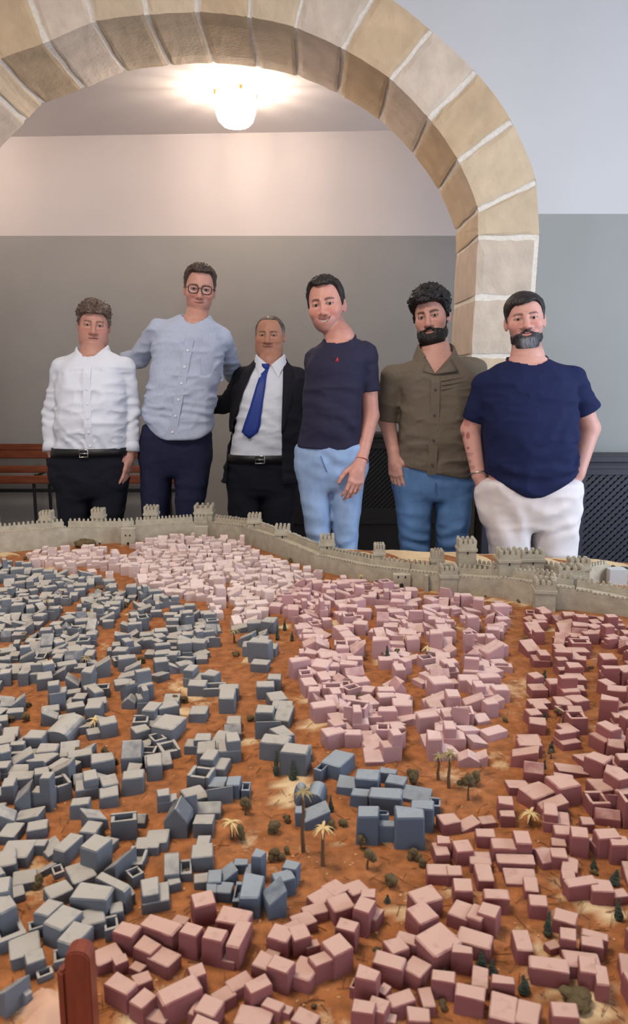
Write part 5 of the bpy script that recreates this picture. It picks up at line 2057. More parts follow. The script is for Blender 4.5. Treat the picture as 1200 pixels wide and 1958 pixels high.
def beard_fn(th=.010, top=-.050, chin_len=0.0, color=(.02, .015, .012), chin_grey=None, moust=True, cheek=.6, seed=5, side=True, round_=0.0):
    def fn(s, x, y, z, dk):
        ax_ = np.abs(x)
        zl = np.interp(y.ravel(), [-.13, -.085, -.06, -.04, -.020, -.006, .004, .012, .1], [top - .001, top - .004, top - .012, top + .002, top + .024, .0, .0, -.2, -.2]).reshape(y.shape).astype(f32)
        if not side:
            zl = (np.where(y < -.05, zl, top - .012 - .9 * (y + .05)) + 0 * zl).astype(f32)
            zl = np.where(y > -.012, -.2, zl).astype(f32)
        g = zl - z
        n = .0022 * vnoise(x * 200, y * 90, z * 70, seed) + .0016 * vnoise(x * 330, y * 150, z * 120, seed + 1)
        low = sstep(-.045, -.10, z)
        t = .0022 + (th - .002) * low * sstep(.01, -.03, y)
        t = t + .0
        dd = smin(dk, d_el(x, y, z, (0, -.079, -.066), (.027, .0165, .021)), .016)
        # fuller chin
        if chin_len:
            dd = smin(dd, d_el(x, y, z, (0, -.071, -.110 - chin_len * .5), (.036 + round_, .026, .022 + chin_len * .5)), .02)
        d = dd - t - n
        d = smax(d, -g * .8, .006)
        d = smax(d, d_el(x, y, z, (0, -.030, -.052), (.086, .105, .092 + chin_len)), .006)
        d = smax(d, y - .012, .01)
        # mouth opening
        mo = np.sqrt((x / .0225) ** 2 + ((z + .0675) / .0092) ** 2 + ((y + .10) / .05) ** 2) - 1
        d = smax(d, -mo * .011, .004)
        if moust:
            zm = -.0535 - .16 * ax_ - 9 * ax_ ** 2 * 1.0
            mm = np.sqrt(((z - zm) / .0075) ** 2 + (ax_ / .035) ** 4 + ((y + .0955 - .45 * ax_) / .0115) ** 2) - 1
            d = smin(d, mm * .0065 - n * .6, .004)
        # nose stays clear
        d = smax(d, -d_el(x, y, z, (0, -.108, -.036), (.018, .022, .0125)), .003)
        def cf(lx, ly, lz):
            c = np.tile(np.array(color), (len(lx), 1)) * (1 + .4 * vnoise(lx * 300, ly * 90, lz * 80, seed + 2))[:, None]
            if chin_grey is not None:
                m = np.exp(-(lx / .030) ** 4) * sstep(-.078, -.092, lz) * (.8 + .5 * vnoise(lx * 350, ly * 80, lz * 45, seed + 3))
                m = np.clip(m, 0, 1)[:, None]
                c = c * (1 - m) + np.array(chin_grey) * m
            return c
        return d, cf
    return fn


def shoes(p, xs, toe=.0):
    for x in xs:
        mb = MB()
        bm = bmesh.new()
        prof = [(-.13, .030, .03), (-.10, .042, .045), (-.03, .046, .055), (.04, .040, .075), (.10, .036, .09), (.125, .026, .08)]
        V, F = [], []
        n = 12
        for (yy, hw, hh) in prof:
            for k in range(n):
                a = 2 * math.pi * k / n
                V.append((x + hw * math.cos(a), p.Y - .05 + yy, max(.0, hh * .5 + hh * .5 * math.sin(a))))
        for i in range(len(prof) - 1):
            for k in range(n):
                l = (k + 1) % n
                F.append((i * n + k, i * n + l, (i + 1) * n + l, (i + 1) * n + k))
        F += [tuple(range(n)), tuple(range(5 * n + n - 1, 5 * n - 1, -1))]
        bm.free()
        mb.add(V, F).build('shoe', M_shoe, p.root, smooth=True)


def collar(p, m, c, rx, ry, z_in, width, tip_w, tip_drop, a_open=.45, stand=.012, name='collar', back_up=.02, flare=.016, tip_out=.02):
    """folded shirt collar: runs round the neck from one front edge to the other, with points"""
    n = 28
    V, F = [], []
    for k in range(n + 1):
        a = -math.pi / 2 + a_open + (2 * math.pi - 2 * a_open) * k / n
        u = abs(k / n * 2 - 1)
        f = u ** 6
        ca, sa = math.cos(a), math.sin(a)
        zt = z_in + back_up * (1 - u ** 3)
        wd = width + tip_drop * f
        # inner stand bottom, fold, outer edge
        p0 = (c[0] + rx * ca, c[1] + ry * sa, zt - stand * 1.6)
        p1 = (c[0] + (rx + .003) * ca, c[1] + (ry + .003) * sa, zt + .004)
        sx = math.copysign(1, ca)
        p2 = (c[0] + (rx + .010) * ca, c[1] + (ry + .010) * sa, zt)
        p3 = (c[0] + (rx + flare) * ca + sx * tip_w * f, c[1] + (ry + flare) * sa - tip_out * f, zt - wd)
        V += [p0, p1, p2, p3]
    for k in range(n):
        for j in range(3):
            a, b = k * 4 + j, (k + 1) * 4 + j
            F.append((a, b, b + 1, a + 1))
    o = obj(name, np_mesh(name, V, F, False), m, p.root)
    so = o.modifiers.new('s', 'SOLIDIFY')
    so.thickness = .0022
    so.offset = 0
    return o


def placket(p, m, rows, x_of, z0, z1, wd, n_btn, mbtn, name='placket', off=.0015):
    """a raised strip down the shirt front with its buttons; x_of(z) gives the middle"""
    lv = np.array(sorted(rows))

    def surf(x, z):
        cx, rx, cy, ry = (np.interp(z, lv[:, 0], lv[:, c]) for c in (1, 2, 3, 4))
        t = min(1, abs((x - cx) / rx))
        return cy - ry * (1 - t ** 2.3) ** (1 / 2.3)
    n = 24
    V, F = [], []
    for k in range(n + 1):
        z = z0 + (z1 - z0) * k / n
        x = x_of(z)
        for dx, dd in ((-wd / 2, .004), (-wd / 2, -off), (wd / 2, -off), (wd / 2, .004)):
            V.append((x + dx, surf(x + dx, z) - .0035 + dd - .001, z))
    for k in range(n):
        for j in range(3):
            a, b = k * 4 + j, (k + 1) * 4 + j
            F.append((a, a + 1, b + 1, b))
    o = obj(name, np_mesh(name, V, F, False), m, p.root)
    for k in range(n_btn):
        z = z1 + (z0 - z1) * (k + .6) / n_btn
        x = x_of(z)
        y = surf(x, z) - .0065
        mb = MB()
        T = Matrix.Translation((x, y, z)) @ Matrix.Rotation(math.pi / 2, 4, 'X')
        nn = 10
        Vb = [T @ Vector((.0055 * math.cos(2 * math.pi * q / nn), .0055 * math.sin(2 * math.pi * q / nn), h)) for h in (0, .003) for q in range(nn)]
        mb.add(Vb, [tuple(range(nn)), tuple(range(2 * nn - 1, nn - 1, -1))] + [(q, (q + 1) % nn, (q + 1) % nn + nn, q + nn) for q in range(nn)])
        mb.build('button', mbtn, p.root)
    return surf


def buckle(p, c, w_, h_, th=.0035):
    x, y, z = c
    pts = [(x - w_, y, z - h_), (x + w_, y, z - h_), (x + w_, y, z + h_), (x - w_, y, z + h_)]
    return MB().tube(pts, th, 6, True).tube([(x - w_, y - .002, z), (x + w_, y - .004, z)], th * .7, 6).build('buckle', M_steel, p.root, smooth=True)
# ================================================================== the six men
def arm_rc(pts, rs, k=.015):
    return [('rc', tuple(pts[i]), tuple(pts[i + 1]), rs[i], rs[i + 1], k) for i in range(len(pts) - 1)]


def legs(p, rows_l, rows_r, ry=.085, dy=0.0, knee=.46, ank=.058):
    out_ = []
    for rows in (rows_l, rows_r):
        lv = lvl(p, [(py, a, b, ry, dy) for py, a, b in rows])
        z, cx, rx, cy, _ = lv[-1]
        lv += [(knee, cx, min(rx, .078), cy - .005, .082), (knee - .14, cx, .072, cy, .08), (.07, cx, ank + .008, cy + .01, ank + .012)]
        out_.append(lv)
    return out_


def bbox(*ps, pad=.06):
    P = np.array([np.asarray(q, dtype=float) for q in ps])
    return P.min(0) - pad, P.max(0) + pad


def box_of(rows, pts=(), pad=.07, z0=None, z1=None):
    r = np.array(rows)
    lo = np.array([(r[:, 1] - r[:, 2]).min(), (r[:, 3] - r[:, 4]).min(), r[:, 0].min()])
    hi = np.array([(r[:, 1] + r[:, 2]).max(), (r[:, 3] + r[:, 4]).max(), r[:, 0].max()])
    for q in pts:
        lo, hi = np.minimum(lo, q), np.maximum(hi, q)
    lo, hi = lo - pad, hi + pad
    if z0 is not None:
        lo[2] = z0
    if z1 is not None:
        hi[2] = z1
    return lo, hi


def neck_cut(c, tilt_y, rx, ry, front_drop):
    """opening for the neck: an inclined ellipse, lower at the front"""
    def f(X, Y, Z):
        r = np.sqrt(((X - c[0]) / rx) ** 2 + ((Y - c[1]) / ry) ** 2) - 1
        return np.minimum(-(r * min(rx, ry)), 10) * 1.0 + 0 * Z if False else -np.maximum(r * min(rx, ry), (c[2] - front_drop * sstep(.3, -1, (Y - c[1]) / ry)) - Z)
    return f


def above(z):
    return lambda X, Y, Z: z - Z


def below(z):
    return lambda X, Y, Z: Z - z


def trousers(p, name, hip_rows, leg_rows, m, wr=.006, seed=3, folds=(), ztop=None, pockets=()):
    lowest = min(hip_rows)
    hip_rows = list(hip_rows) + [(lowest[0] - .055, lowest[1], lowest[2] * .70, lowest[3], lowest[4] * .78)]
    allr = [r for r in hip_rows] + [r for l in leg_rows for r in l]
    ops = [('loft', hip_rows, .05)] + [('loft', l, .018) for l in leg_rows]
    ops += [('rc', tuple(a), tuple(b), r1, r2, .035) for a, b, r1, r2 in pockets]
    lo, hi = box_of(allr, [q for k in pockets for q in k[:2]], pad=.06)
    lo[2] = .015
    cut = [below(ztop)] if ztop else []
    return p.cloth(name, ops, m, .0075, wr, (8, 8, 16), seed, (lo, hi), cut, 2, folds)


def edge_ring(p, name, pts, r, m, parent=None):
    return MB().tube(pts, r, 6, True).build(name, m, parent or p.root, smooth=True)


def fabric(name, c, n=.05, sc=60, b=.25, bs=700, rough=.85, stretch=None, sheen=.0, attr=False):
    return mat(name, c, rough, n, sc, b, bs, stretch=stretch, sheen=sheen, attr=attr, spec=.2, bdist=.0008)


M_wshirt = fabric('white_shirt_cotton', srgb(210, 214, 224), .02, 20, .1)
M_lshirt = fabric('pale_blue_linen', srgb(172, 182, 204), .10, 160, .35, 900, stretch=(3, 1, .35))
M_suit = fabric('black_suit_wool', srgb(28, 28, 36), .1, 200, .2)
M_navytr = fabric('navy_chino', srgb(34, 37, 62), .12, 40, .25)
M_blacktr = fabric('black_trouser_wool', srgb(24, 25, 34), .1, 60, .2)
M_tie = fabric('royal_blue_tie_silk', srgb(38, 58, 132), .08, 300, .2, rough=.45)
M_tee1 = fabric('dark_navy_jersey', srgb(40, 38, 58), .06, 90, .2)
M_tee2 = fabric('navy_jersey', srgb(24, 31, 66), .06, 90, .2)
M_olive_sh = fabric('olive_linen', srgb(102, 92, 80), .10, 150, .35, 900, stretch=(2.5, 1, .5))
M_jean1 = fabric('light_blue_denim', srgb(134, 158, 192), .16, 14, .3, 500, stretch=(1, 1, .45))
M_jean2 = fabric('mid_blue_denim', srgb(88, 122, 166), .18, 13, .3, 500, stretch=(1, 1, .45))
M_whitetr = fabric('off_white_cotton', srgb(214, 206, 206), .02, 20, .15)
M_seam = fabric('denim_seam', srgb(86, 108, 146), .1, 80, .2)


# ------------------------------------------------------------ 1: white shirt, hands at his sides
p = Person('man in a white shirt and black trousers with one hand in his pocket', 3.70, (179, 622), 663, .208, yaw=15, pitch=3, roll=4.5,
           skin=srgb(196, 148, 132), lip=srgb(160, 100, 92), jaw=.98, fat=.12, brow=srgb(98, 74, 62), brow_t=.9, open=.85, nose=1.12, bags=1, stub=.10,
           hair=hair_fn(front=.060, temple=.0, side_t=.006, top_t=.018, rough=.003, curl=.009, color=srgb(84, 68, 58), grey=(srgb(120, 106, 98), .5, .05, .3), burn=-.03, seed=11))
nb = p.P(178, 678, .02)
tor = lvl(p, [(880, 104, 244, .120, 0), (852, 108, 243, .128, 0), (810, 108, 243, .142, -.01), (760, 112, 243, .135, -.005), (720, 112, 244, .125, 0), (692, 122, 236, .100, .01), (674, 146, 211, .070, .02), (664, 160, 198, .05, .02)])
sL, eL, wL = p.P(119, 702, .01), p.P(99, 790, .02), p.P(100, 860, -.02)
sR, eR, wR = p.P(238, 703, .01), p.P(250, 790, .03), p.P(249, 860, .0)
lg = legs(p, [(900, 106, 176), (950, 110, 174), (1010, 118, 172)], [(900, 176, 244), (950, 178, 240), (1010, 180, 233)], .088)
hips = lvl(p, [(930, 110, 242, .112, 0), (890, 103, 245, .122, 0), (868, 104, 243, .124, 0), (850, 107, 242, .128, 0)])
h1 = hand(p, p.P(247, 868, -.01), (-.10, -.25, -1), (-.25, -1, .1), (-1, .2, 0), .95, .16, .05)
h2 = hand(p, p.P(101, 866, -.02), (.28, -.05, -1), (.1, -1, 0), (1, .2, .2), .95, .3, .03)
p.body(grow(tor, -.014), [((sL, eL, wL), (.038, .034, .026)), ((sR, eR, wR), (.038, .034, .026))], [grow(l, -.012) for l in lg], nb, .055,
       [(nb + V3((0, 0, -.06)), sL, .028, .032), (nb + V3((0, 0, -.06)), sR, .028, .032)], [hand_box(h1), hand_box(h2)])
ztop = p.P(178, 860, 0)[2]
ops = [('loft', tor, .03)] + [('rc', tuple(nb + V3((0, .01, -.026))), tuple(s_), .042, .045, .035) for s_ in (sL, sR)]
ops += arm_rc([sL, eL, wL], [.046, .042, .036], .012) + arm_rc([sR, eR, wR], [.046, .041, .036], .012)
cz = nb[2]
p.cloth('shirt', ops, M_wshirt, .006, .009, (8, 8, 20), 2, box_of(tor, (sL, sR, wL, wR, eL, eR), .08),
        [neck_cut((nb[0], nb[1] - .012, nb[2] + .0), 0, .066, .072, .030), above(ztop + .006)], 1,
        [((eL[0], eL[1], eL[2]), (.07, .08, .09), (.25, 0, 1), 26, .005), ((eR[0], eR[1], eR[2]), (.07, .08, .09), (-.25, 0, 1), 26, .005), ((nb[0], p.Y - .12, ztop + .03), (.2, .1, .05), (1, 0, .5), 14, .004)])
collar(p, M_wshirt, (nb[0], nb[1] - .008, nb[2]), .066, .072, nb[2] - .026, .036, .052, .014, .24, .014, tip_out=.030, flare=.022, back_up=.072)
sf = placket(p, M_wshirt, tor, lambda z: nb[0] + .008, ztop + .005, nb[2] - .055, .034, 6, M_button)
tr_ = trousers(p, 'trousers', hips, lg, M_blacktr, ztop=ztop + .018, pockets=[(p.P(107, 886, -.03), p.P(112, 915, -.03), .036, .044)])
b_ = band(p, 'belt', grow(hips, .008), ztop - .022, ztop + .016, .006, M_belt)
buckle(p, (nb[0] - .022, p.Y - .143, ztop - .004), .020, .017)
for w_, e_, lbl in ((wL, eL, 0), (wR, eR, 1)):
    d = (w_ - e_) / np.linalg.norm(w_ - e_)
    pts = [Vector(w_ - d * .045), Vector(w_ - d * .02), Vector(w_ + d * .008)]
    mbc = MB().tube(pts, [.038, .045, .047], 16)
    mbc.build('rolled_cuff', M_wshirt, p.root, smooth=True)
shoes(p, [lg[0][-1][1], lg[1][-1][1]])

# ------------------------------------------------------------ 2: tall man, linen shirt, glasses
p = Person('tall man in round glasses and a loose pale blue linen shirt over navy trousers', 3.78, (382, 553), 592, .218, yaw=9, pitch=5, roll=5,
           skin=srgb(208, 158, 142), lip=srgb(172, 112, 104), jaw=.98, wide=.97, brow=srgb(110, 84, 72), open=.8, nose=1.05, smile=.35, stub=.12,
           hair=hair_fn(front=.083, temple=.016, side_t=.0055, top_t=.016, rough=.0035, color=srgb(62, 50, 44), grey=(srgb(110, 98, 92), .45, .04, .15), burn=-.02, front_lift=.004, seed=21, fs=(150, 90, 40)))
nb = p.P(374, 622, .02)
tor = lvl(p, [(842, 296, 402, .128, -.01), (815, 278, 406, .132, -.01), (790, 274, 408, .132, -.01), (740, 284, 416, .128, -.005), (690, 290, 426, .122, 0), (650, 294, 430, .112, 0), (628, 302, 422, .095, .01), (613, 326, 406, .068, .02), (602, 348, 396, .05, .02)])
sL, eL, wL = p.P(303, 632, .02), p.P(264, 686, .15), p.P(220, 694, .20)
sR, eR, wR = p.P(423, 650, .02), p.P(447, 716, .38), p.P(492, 735, .50)
lg = legs(p, [(860, 268, 332), (900, 270, 328), (985, 272, 322)], [(860, 332, 403), (900, 333, 401), (985, 338, 386)], .09)
hips = lvl(p, [(890, 268, 402, .105, 0), (850, 268, 404, .118, 0), (810, 274, 402, .118, 0)])
p.hands = []
h1 = hand(p, wL, (-.8, .1, -.4), (0, -1, 0), (0, -1, -.3), .95, .2)
h2 = hand(p, wR, (.8, .0, -.6), (0, -1, .4), (0, -1, -.2), .95, .2)
p.body(grow(tor, -.016), [((sL, eL, wL), (.040, .036, .026)), ((sR, eR, wR), (.040, .036, .026))], [grow(l, -.012) for l in lg], nb, .055,
       [(nb + V3((0, 0, -.06)), sL, .028, .032), (nb + V3((0, 0, -.06)), sR, .028, .032)], [])
# curved hem, higher at the sides
cxh = nb[0] - .08
zh = p.P(350, 838, 0)[2]


def hem(X, Y, Z):
    u = (X - (p.P(352, 800, 0)[0])) / .18
    return (zh + .085 * np.abs(u) ** 2.4 * sstep(.3, 1.0, np.abs(u)) ** .5) - Z


ops = [('loft', tor, .03)] + [('rc', tuple(nb + V3((0, .01, -.030))), tuple(s_), .042, .049, .035) for s_ in (sL, sR)]
ops += arm_rc([sL, eL, wL], [.052, .047, .040], .012) + arm_rc([sR, eR, wR], [.052, .047, .040], .012)
p.cloth('shirt', ops, M_lshirt, .0062, .010, (7, 7, 19), 7, box_of(tor, (sL, sR, wL, wR, eL, eR), .08),
        [neck_cut((nb[0], nb[1] - .014, nb[2] + .0), 0, .064, .074, .055), hem], 1,
        [((p.P(350, 800, 0)[0], p.Y - .12, p.P(350, 800, 0)[2]), (.22, .12, .10), (.3, 0, 1), 13, .004)])
# band collar open at the throat
n = 26
V, F = [], []
for k in range(n + 1):
    a = -math.pi / 2 + .28 + (2 * math.pi - .56) * k / n
    u = abs(k / n * 2 - 1)
    dz = -.048 * u ** 3 + .045 * (1 - u ** 3)
    x, y = math.cos(a), math.sin(a)
    V += [(nb[0] + .067 * x * (1 - .25 * u ** 8), nb[1] - .012 + .077 * y, nb[2] + dz - .026), (nb[0] + .064 * x * (1 - .1 * u ** 8), nb[1] - .012 + .073 * y, nb[2] + dz + .006)]
for k in range(n):
    F.append((k * 2, k * 2 + 2, k * 2 + 3, k * 2 + 1))
o = obj('band_collar', np_mesh('band_collar', V, F, True), M_lshirt, p.root)
o.modifiers.new('s', 'SOLIDIFY').thickness = .003
x0, x1 = p.P(372, 640, 0), p.P(338, 835, 0)
xo = lambda z: x0[0] + (x1[0] - x0[0]) * (x0[2] - z) / (x0[2] - x1[2])
sf = placket(p, M_lshirt, tor, xo, zh + .012, nb[2] - .078, .040, 6, M_button)
# chest pocket
pk = MB()
c0 = p.P(408, 706, 0)
for (a, b_, dz0, dz1) in ((-.045, .045, -.055, .055),):
    V = []
    for i in range(6):
        for j in range(6):
            x, z = c0[0] + a + (b_ - a) * i / 5, c0[2] + dz0 + (dz1 - dz0) * j / 5
            V.append((x, sf(x, z) - .006, z - .008 * (1 - abs(i / 2.5 - 1)) * (j == 0)))
    pk.add(V, [(i * 6 + j, i * 6 + 6 + j, i * 6 + 7 + j, i * 6 + 1 + j) for i in range(5) for j in range(5)])
o = pk.build('chest_pocket', M_lshirt, p.root)
o.modifiers.new('s', 'SOLIDIFY').thickness = .003
trousers(p, 'trousers', hips, lg, M_navytr, .005)
shoes(p, [lg[0][-1][1], lg[1][-1][1]])
# spectacles
M_spec = mat('tortoise_frame', srgb(58, 34, 32), .3)
fr = MB()
lens_me = []
for sx in (-1, 1):
    pts = []
    for k in range(24):
        a = 2 * math.pi * k / 24
        c_, s_ = math.cos(a), math.sin(a)
        e = .72
        pts.append(Vector(p.to_world((sx * .0325 + .0235 * math.copysign(abs(c_) ** e, c_), -.1105 + .004 * abs(c_), -.003 + .0195 * math.copysign(abs(s_) ** e, s_) + .003 * abs(c_) * (s_ > 0)))))
    fr.tube(pts, .0026, 6, True)
    lens_me.append(pts)
    fr.tube([Vector(p.to_world((sx * .056, -.106, .004))), Vector(p.to_world((sx * .073, -.085, .006))), Vector(p.to_world((sx * .082, -.01, .004)))], .0016, 6)
fr.tube([Vector(p.to_world((-.0095, -.1115, .003))), Vector(p.to_world((0, -.1135, .005))), Vector(p.to_world((.0095, -.1115, .003)))], .0019, 6)
gl = fr.build('glasses', M_spec, p.root, smooth=True)
for pts in lens_me:
    MB().add(pts, [tuple(range(24))]).build('lens', M_lens, gl)

# ------------------------------------------------------------ 3: suit and blue tie
p = Person('shorter balding man in a black suit, white shirt and blue tie', 4.02, (512, 641), 677, .203, yaw=-5, pitch=1, roll=1,
           skin=srgb(190, 140, 116), lip=srgb(150, 100, 88), jaw=1.12, wide=1.08, fat=.2, brow=srgb(84, 66, 56), brow_t=1.1, open=.65, nose=1.22, bags=1, smile=.3, stub=.15,
           hair=hair_fn(front=.094, temple=.030, side_t=.0042, top_t=.0045, rough=.0012, color=srgb(70, 60, 56), grey=(srgb(150, 142, 138), .75, .055, .3), burn=-.02, bald=.5, seed=31))
nb = p.P(517, 694, .02)
tor = lvl(p, [(905, 436, 566, .118, 0), (870, 440, 566, .132, -.005), (820, 450, 566, .148, -.015), (770, 455, 568, .142, -.01), (735, 457, 572, .125, 0), (714, 466, 564, .10, .01), (698, 486, 546, .07, .02), (688, 500, 534, .05, .02)])
sL, eL, wL = p.P(465, 722, .02), p.P(442, 770, .05), p.P(404, 776, .06)
sR, eR, wR = p.P(568, 722, .02), p.P(578, 800, .06), p.P(572, 880, .05)
lg = legs(p, [(900, 434, 502), (960, 436, 500), (1020, 440, 497)], [(900, 500, 568), (960, 502, 564), (1020, 504, 558)], .092)
hips = lvl(p, [(930, 434, 568, .112, 0), (890, 436, 568, .126, 0), (866, 440, 566, .133, -.004)])
h1 = hand(p, wL, (-1, .05, -.1), (0, 0, 1), (0, -1, 0), .92, .2)
h2 = hand(p, wR, (0, 0, -1), (0, -1, 0), (-1, 0, 0), .92, .3)
p.body(grow(tor, -.018), [((sL, eL, wL), (.038, .034, .026)), ((sR, eR, wR), (.038, .034, .026))], [grow(l, -.012) for l in lg], nb, .056,
       [(nb + V3((0, 0, -.06)), sL, .028, .032), (nb + V3((0, 0, -.06)), sR, .028, .032)], [])
zb_ = p.P(500, 873, 0)[2]
ops = [('loft', tor, .03)] + [('rc', tuple(nb + V3((0, 0, -.045))), tuple(s_), .036, .038, .035) for s_ in (sL, sR)]
p.cloth('shirt', ops, M_wshirt, .0065, .008, (8, 8, 20), 12, box_of(tor, (sL, sR), .06),
        [neck_cut((nb[0], nb[1] - .012, nb[2]), 0, .066, .072, .018), above(zb_ + .006)], 1,
        [((p.P(500, 780, 0)[0], p.Y - .15, p.P(500, 780, 0)[2]), (.14, .1, .14), (.5, 0, 1), 9, .004)])
collar(p, M_wshirt, (nb[0], nb[1] - .008, nb[2]), .066, .074, nb[2] - .014, .040, .036, .022, .14, .014, tip_out=.034, flare=.020, back_up=.062)
trousers(p, 'trousers', hips, lg, M_blacktr, ztop=zb_ + .02)
b_ = band(p, 'belt', grow(hips, .008), zb_ - .022, zb_ + .020, .006, M_belt)
bc = p.P(497, 873, -.14)
buckle(p, (bc[0], p.Y - .154, zb_), .024, .019)
# jacket: open shell
jac = grow(tor, .016)
jac = [(z, cx, rx, cy + .01, ry) for z, cx, rx, cy, ry in jac]
bot = lvl(p, [(922, 424, 578, .150, .01), (960, 424, 582, .150, .01)])
jac = [r for r in jac if r[0] > p.P(500, 900, 0)[2]] + bot
ops = [('loft', jac, .03)] + [('rc', tuple(nb + V3((0, .015, -.050))), tuple(s_), .042, .050, .035) for s_ in (sL, sR)]
ops += arm_rc([sL, eL, wL], [.054, .050, .046], .012) + arm_rc([sR, eR, wR], [.054, .050, .046], .012)
LE = [(p.P(x, y, 0)[0], p.P(x, y, 0)[2]) for x, y in ((494, 686), (470, 745), (448, 810), (440, 860), (436, 925))]
RE = [(p.P(x, y, 0)[0], p.P(x, y, 0)[2]) for x, y in ((543, 686), (543, 745), (541, 810), (540, 860), (541, 925))]
LEz, REz = sorted((z, x) for x, z in LE), sorted((z, x) for x, z in RE)
py_ = p.Y


def opening(X, Y, Z):
    xl = np.interp(Z.ravel(), [a for a, b in LEz], [b for a, b in LEz]).reshape(Z.shape)
    xr = np.interp(Z.ravel(), [a for a, b in REz], [b for a, b in REz]).reshape(Z.shape)
    ins = np.maximum(np.maximum(xl - X, X - xr), Y - (py_ + .03))
    return -ins


zj = p.P(430, 921, 0)[2]
p.cloth('jacket', ops, M_suit, .0065, .008, (6, 6, 15), 14, box_of(jac, (sL, sR, eL, eR, wL, wR), .09),
        [opening, above(zj), neck_cut((nb[0], nb[1] + .005, nb[2] + .01), 0, .074, .085, .05)], 1,
        [((eL[0], eL[1], eL[2]), (.08, .08, .08), (1, 0, .4), 22, .006)])
jr = np.array(sorted(jac))


def jsurf(x, z):
    cx, rx, cy, ry = (np.interp(z, jr[:, 0], jr[:, c]) for c in (1, 2, 3, 4))
    t = min(.98, abs((x - cx) / rx))
    return cy - ry * (1 - t ** 2.3) ** (1 / 2.3)


for nm, E, sg in (('lapel', LE, -1), ('lapel', RE, 1)):
    V, F = [], []
    n = 16
    zt_, zb2 = E[0][1] + .004, E[3][1] + .10
    Ez = sorted((z, x) for x, z in E)
    for k in range(n + 1):
        z = zt_ + (zb2 - zt_) * k / n
        xe = np.interp(z, [a for a, b in Ez], [b for a, b in Ez])
        t = k / n
        wd = .012 + .060 * math.sin(min(1, t * 2.2) * math.pi / 2) * (1 - max(0, (t - .36) / .64) ** 1.2)
        if .30 < t < .36:
            wd -= .018
        for j in range(4):
            x = xe + sg * wd * j / 3 - sg * .002
            V.append((x, jsurf(x, z) - .010 - .006 * math.sin(j / 3 * 3.14), z))
    for k in range(n):
        for j in range(3):
            F.append((k * 4 + j, k * 4 + 4 + j, k * 4 + 5 + j, k * 4 + 1 + j))
    o = obj(nm, np_mesh(nm, V, F, True), M_suit, p.root)
    o.modifiers.new('s', 'SOLIDIFY').thickness = .004
# tie
ts = np.array(sorted(tor))


def tsurf(x, z):
    cx, rx, cy, ry = (np.interp(z, ts[:, 0], ts[:, c]) for c in (1, 2, 3, 4))
    t = min(.98, abs((x - cx) / rx))
    return cy - ry * (1 - t ** 2.3) ** (1 / 2.3)


TP = [(507, 698, 13), (506, 708, 10), (503, 714, 12), (498, 740, 17), (490, 780, 23), (482, 815, 28), (478, 828, 28)]
V, F = [], []
for (x, y, wd) in TP:
    q = p.P(x, y, -.14)
    hw = wd * .5 * .00272
    for j in range(5):
        xx = q[0] + hw * (j / 2 - 1) + (.004 * (j / 2 - 1) if y > 800 else 0)
        dz = (.012 * abs(j / 2 - 1) - .006) * (y > 735)
        V.append((xx, min(tsurf(xx, q[2]), tsurf(q[0], q[2])) - .012 - .004 * (1 - abs(j / 2 - 1)), q[2] + dz))
q = p.P(477, 839, -.14)
V.append((q[0], tsurf(q[0], q[2]) - .013, q[2]))
m_ = len(TP)
F = [(k * 5 + j, k * 5 + 5 + j, k * 5 + 6 + j, k * 5 + 1 + j) for k in range(m_ - 1) for j in range(4)] + [((m_ - 1) * 5 + j, m_ * 5, (m_ - 1) * 5 + 1 + j) for j in range(4)]
o = obj('tie', np_mesh('tie', V, F, True), M_tie, p.root)
o.modifiers.new('s', 'SOLIDIFY').thickness = .006
kn = p.P(507, 702, -.10)
V, F = [], []
for i, (dz, hw, dp) in enumerate(((.018, .020, .010), (.008, .021, .017), (-.006, .016, .016), (-.016, .012, .010))):
    for k in range(10):
        a = 2 * math.pi * k / 10
        V.append((kn[0] + hw * math.cos(a), nb[1] - .092 + dp * math.sin(a), kn[2] + dz))
F = [(i * 10 + k, i * 10 + (k + 1) % 10, (i + 1) * 10 + (k + 1) % 10, (i + 1) * 10 + k) for i in range(3) for k in range(10)] + [tuple(range(10)), tuple(range(39, 29, -1))]
MB().add(V, F).build('tie_knot', M_tie, o, smooth=True)
shoes(p, [lg[0][-1][1], lg[1][-1][1]])

# ------------------------------------------------------------ 4: smiling man, dark tee, light jeans
p = Person('smiling man in a dark navy tee and light blue jeans with one arm hanging', 3.24, (617, 582), 634, .224, yaw=-11, pitch=1, roll=-7,
           skin=srgb(206, 152, 136), lip=srgb(176, 106, 98), jaw=.92, wide=.96, brow=srgb(52, 40, 36), brow_t=1.15, open=.85, smile=1.25, teeth=True, stub=.42, bags=.5,
           hair=hair_fn(front=.081, temple=.024, side_t=.0055, top_t=.012, rough=.003, color=srgb(34, 28, 26), burn=-.028, front_lift=.006, seed=41, fs=(160, 120, 40)))
nb = p.P(650, 648, .03)
tor = lvl(p, [(880, 562, 696, .116, 0), (850, 568, 690, .124, 0), (800, 578, 690, .128, -.005), (750, 581, 692, .126, -.005), (710, 587, 696, .120, 0), (684, 592, 704, .110, 0), (666, 604, 696, .088, .015), (652, 622, 680, .065, .025), (640, 634, 668, .05, .03)])
sL, eL, wL = p.P(606, 690, .05), p.P(604, 775, .14), p.P(625, 840, .20)
sR, eR, wR = p.P(699, 678, .01), p.P(708, 795, .01), p.P(690, 882, -.09)
lg = legs(p, [(880, 560, 632), (950, 575, 632), (1042, 588, 631)], [(880, 630, 702), (950, 632, 692), (1042, 638, 681)], .092)
hips = lvl(p, [(910, 566, 700, .110, 0), (875, 561, 702, .120, 0), (845, 568, 696, .120, 0)])
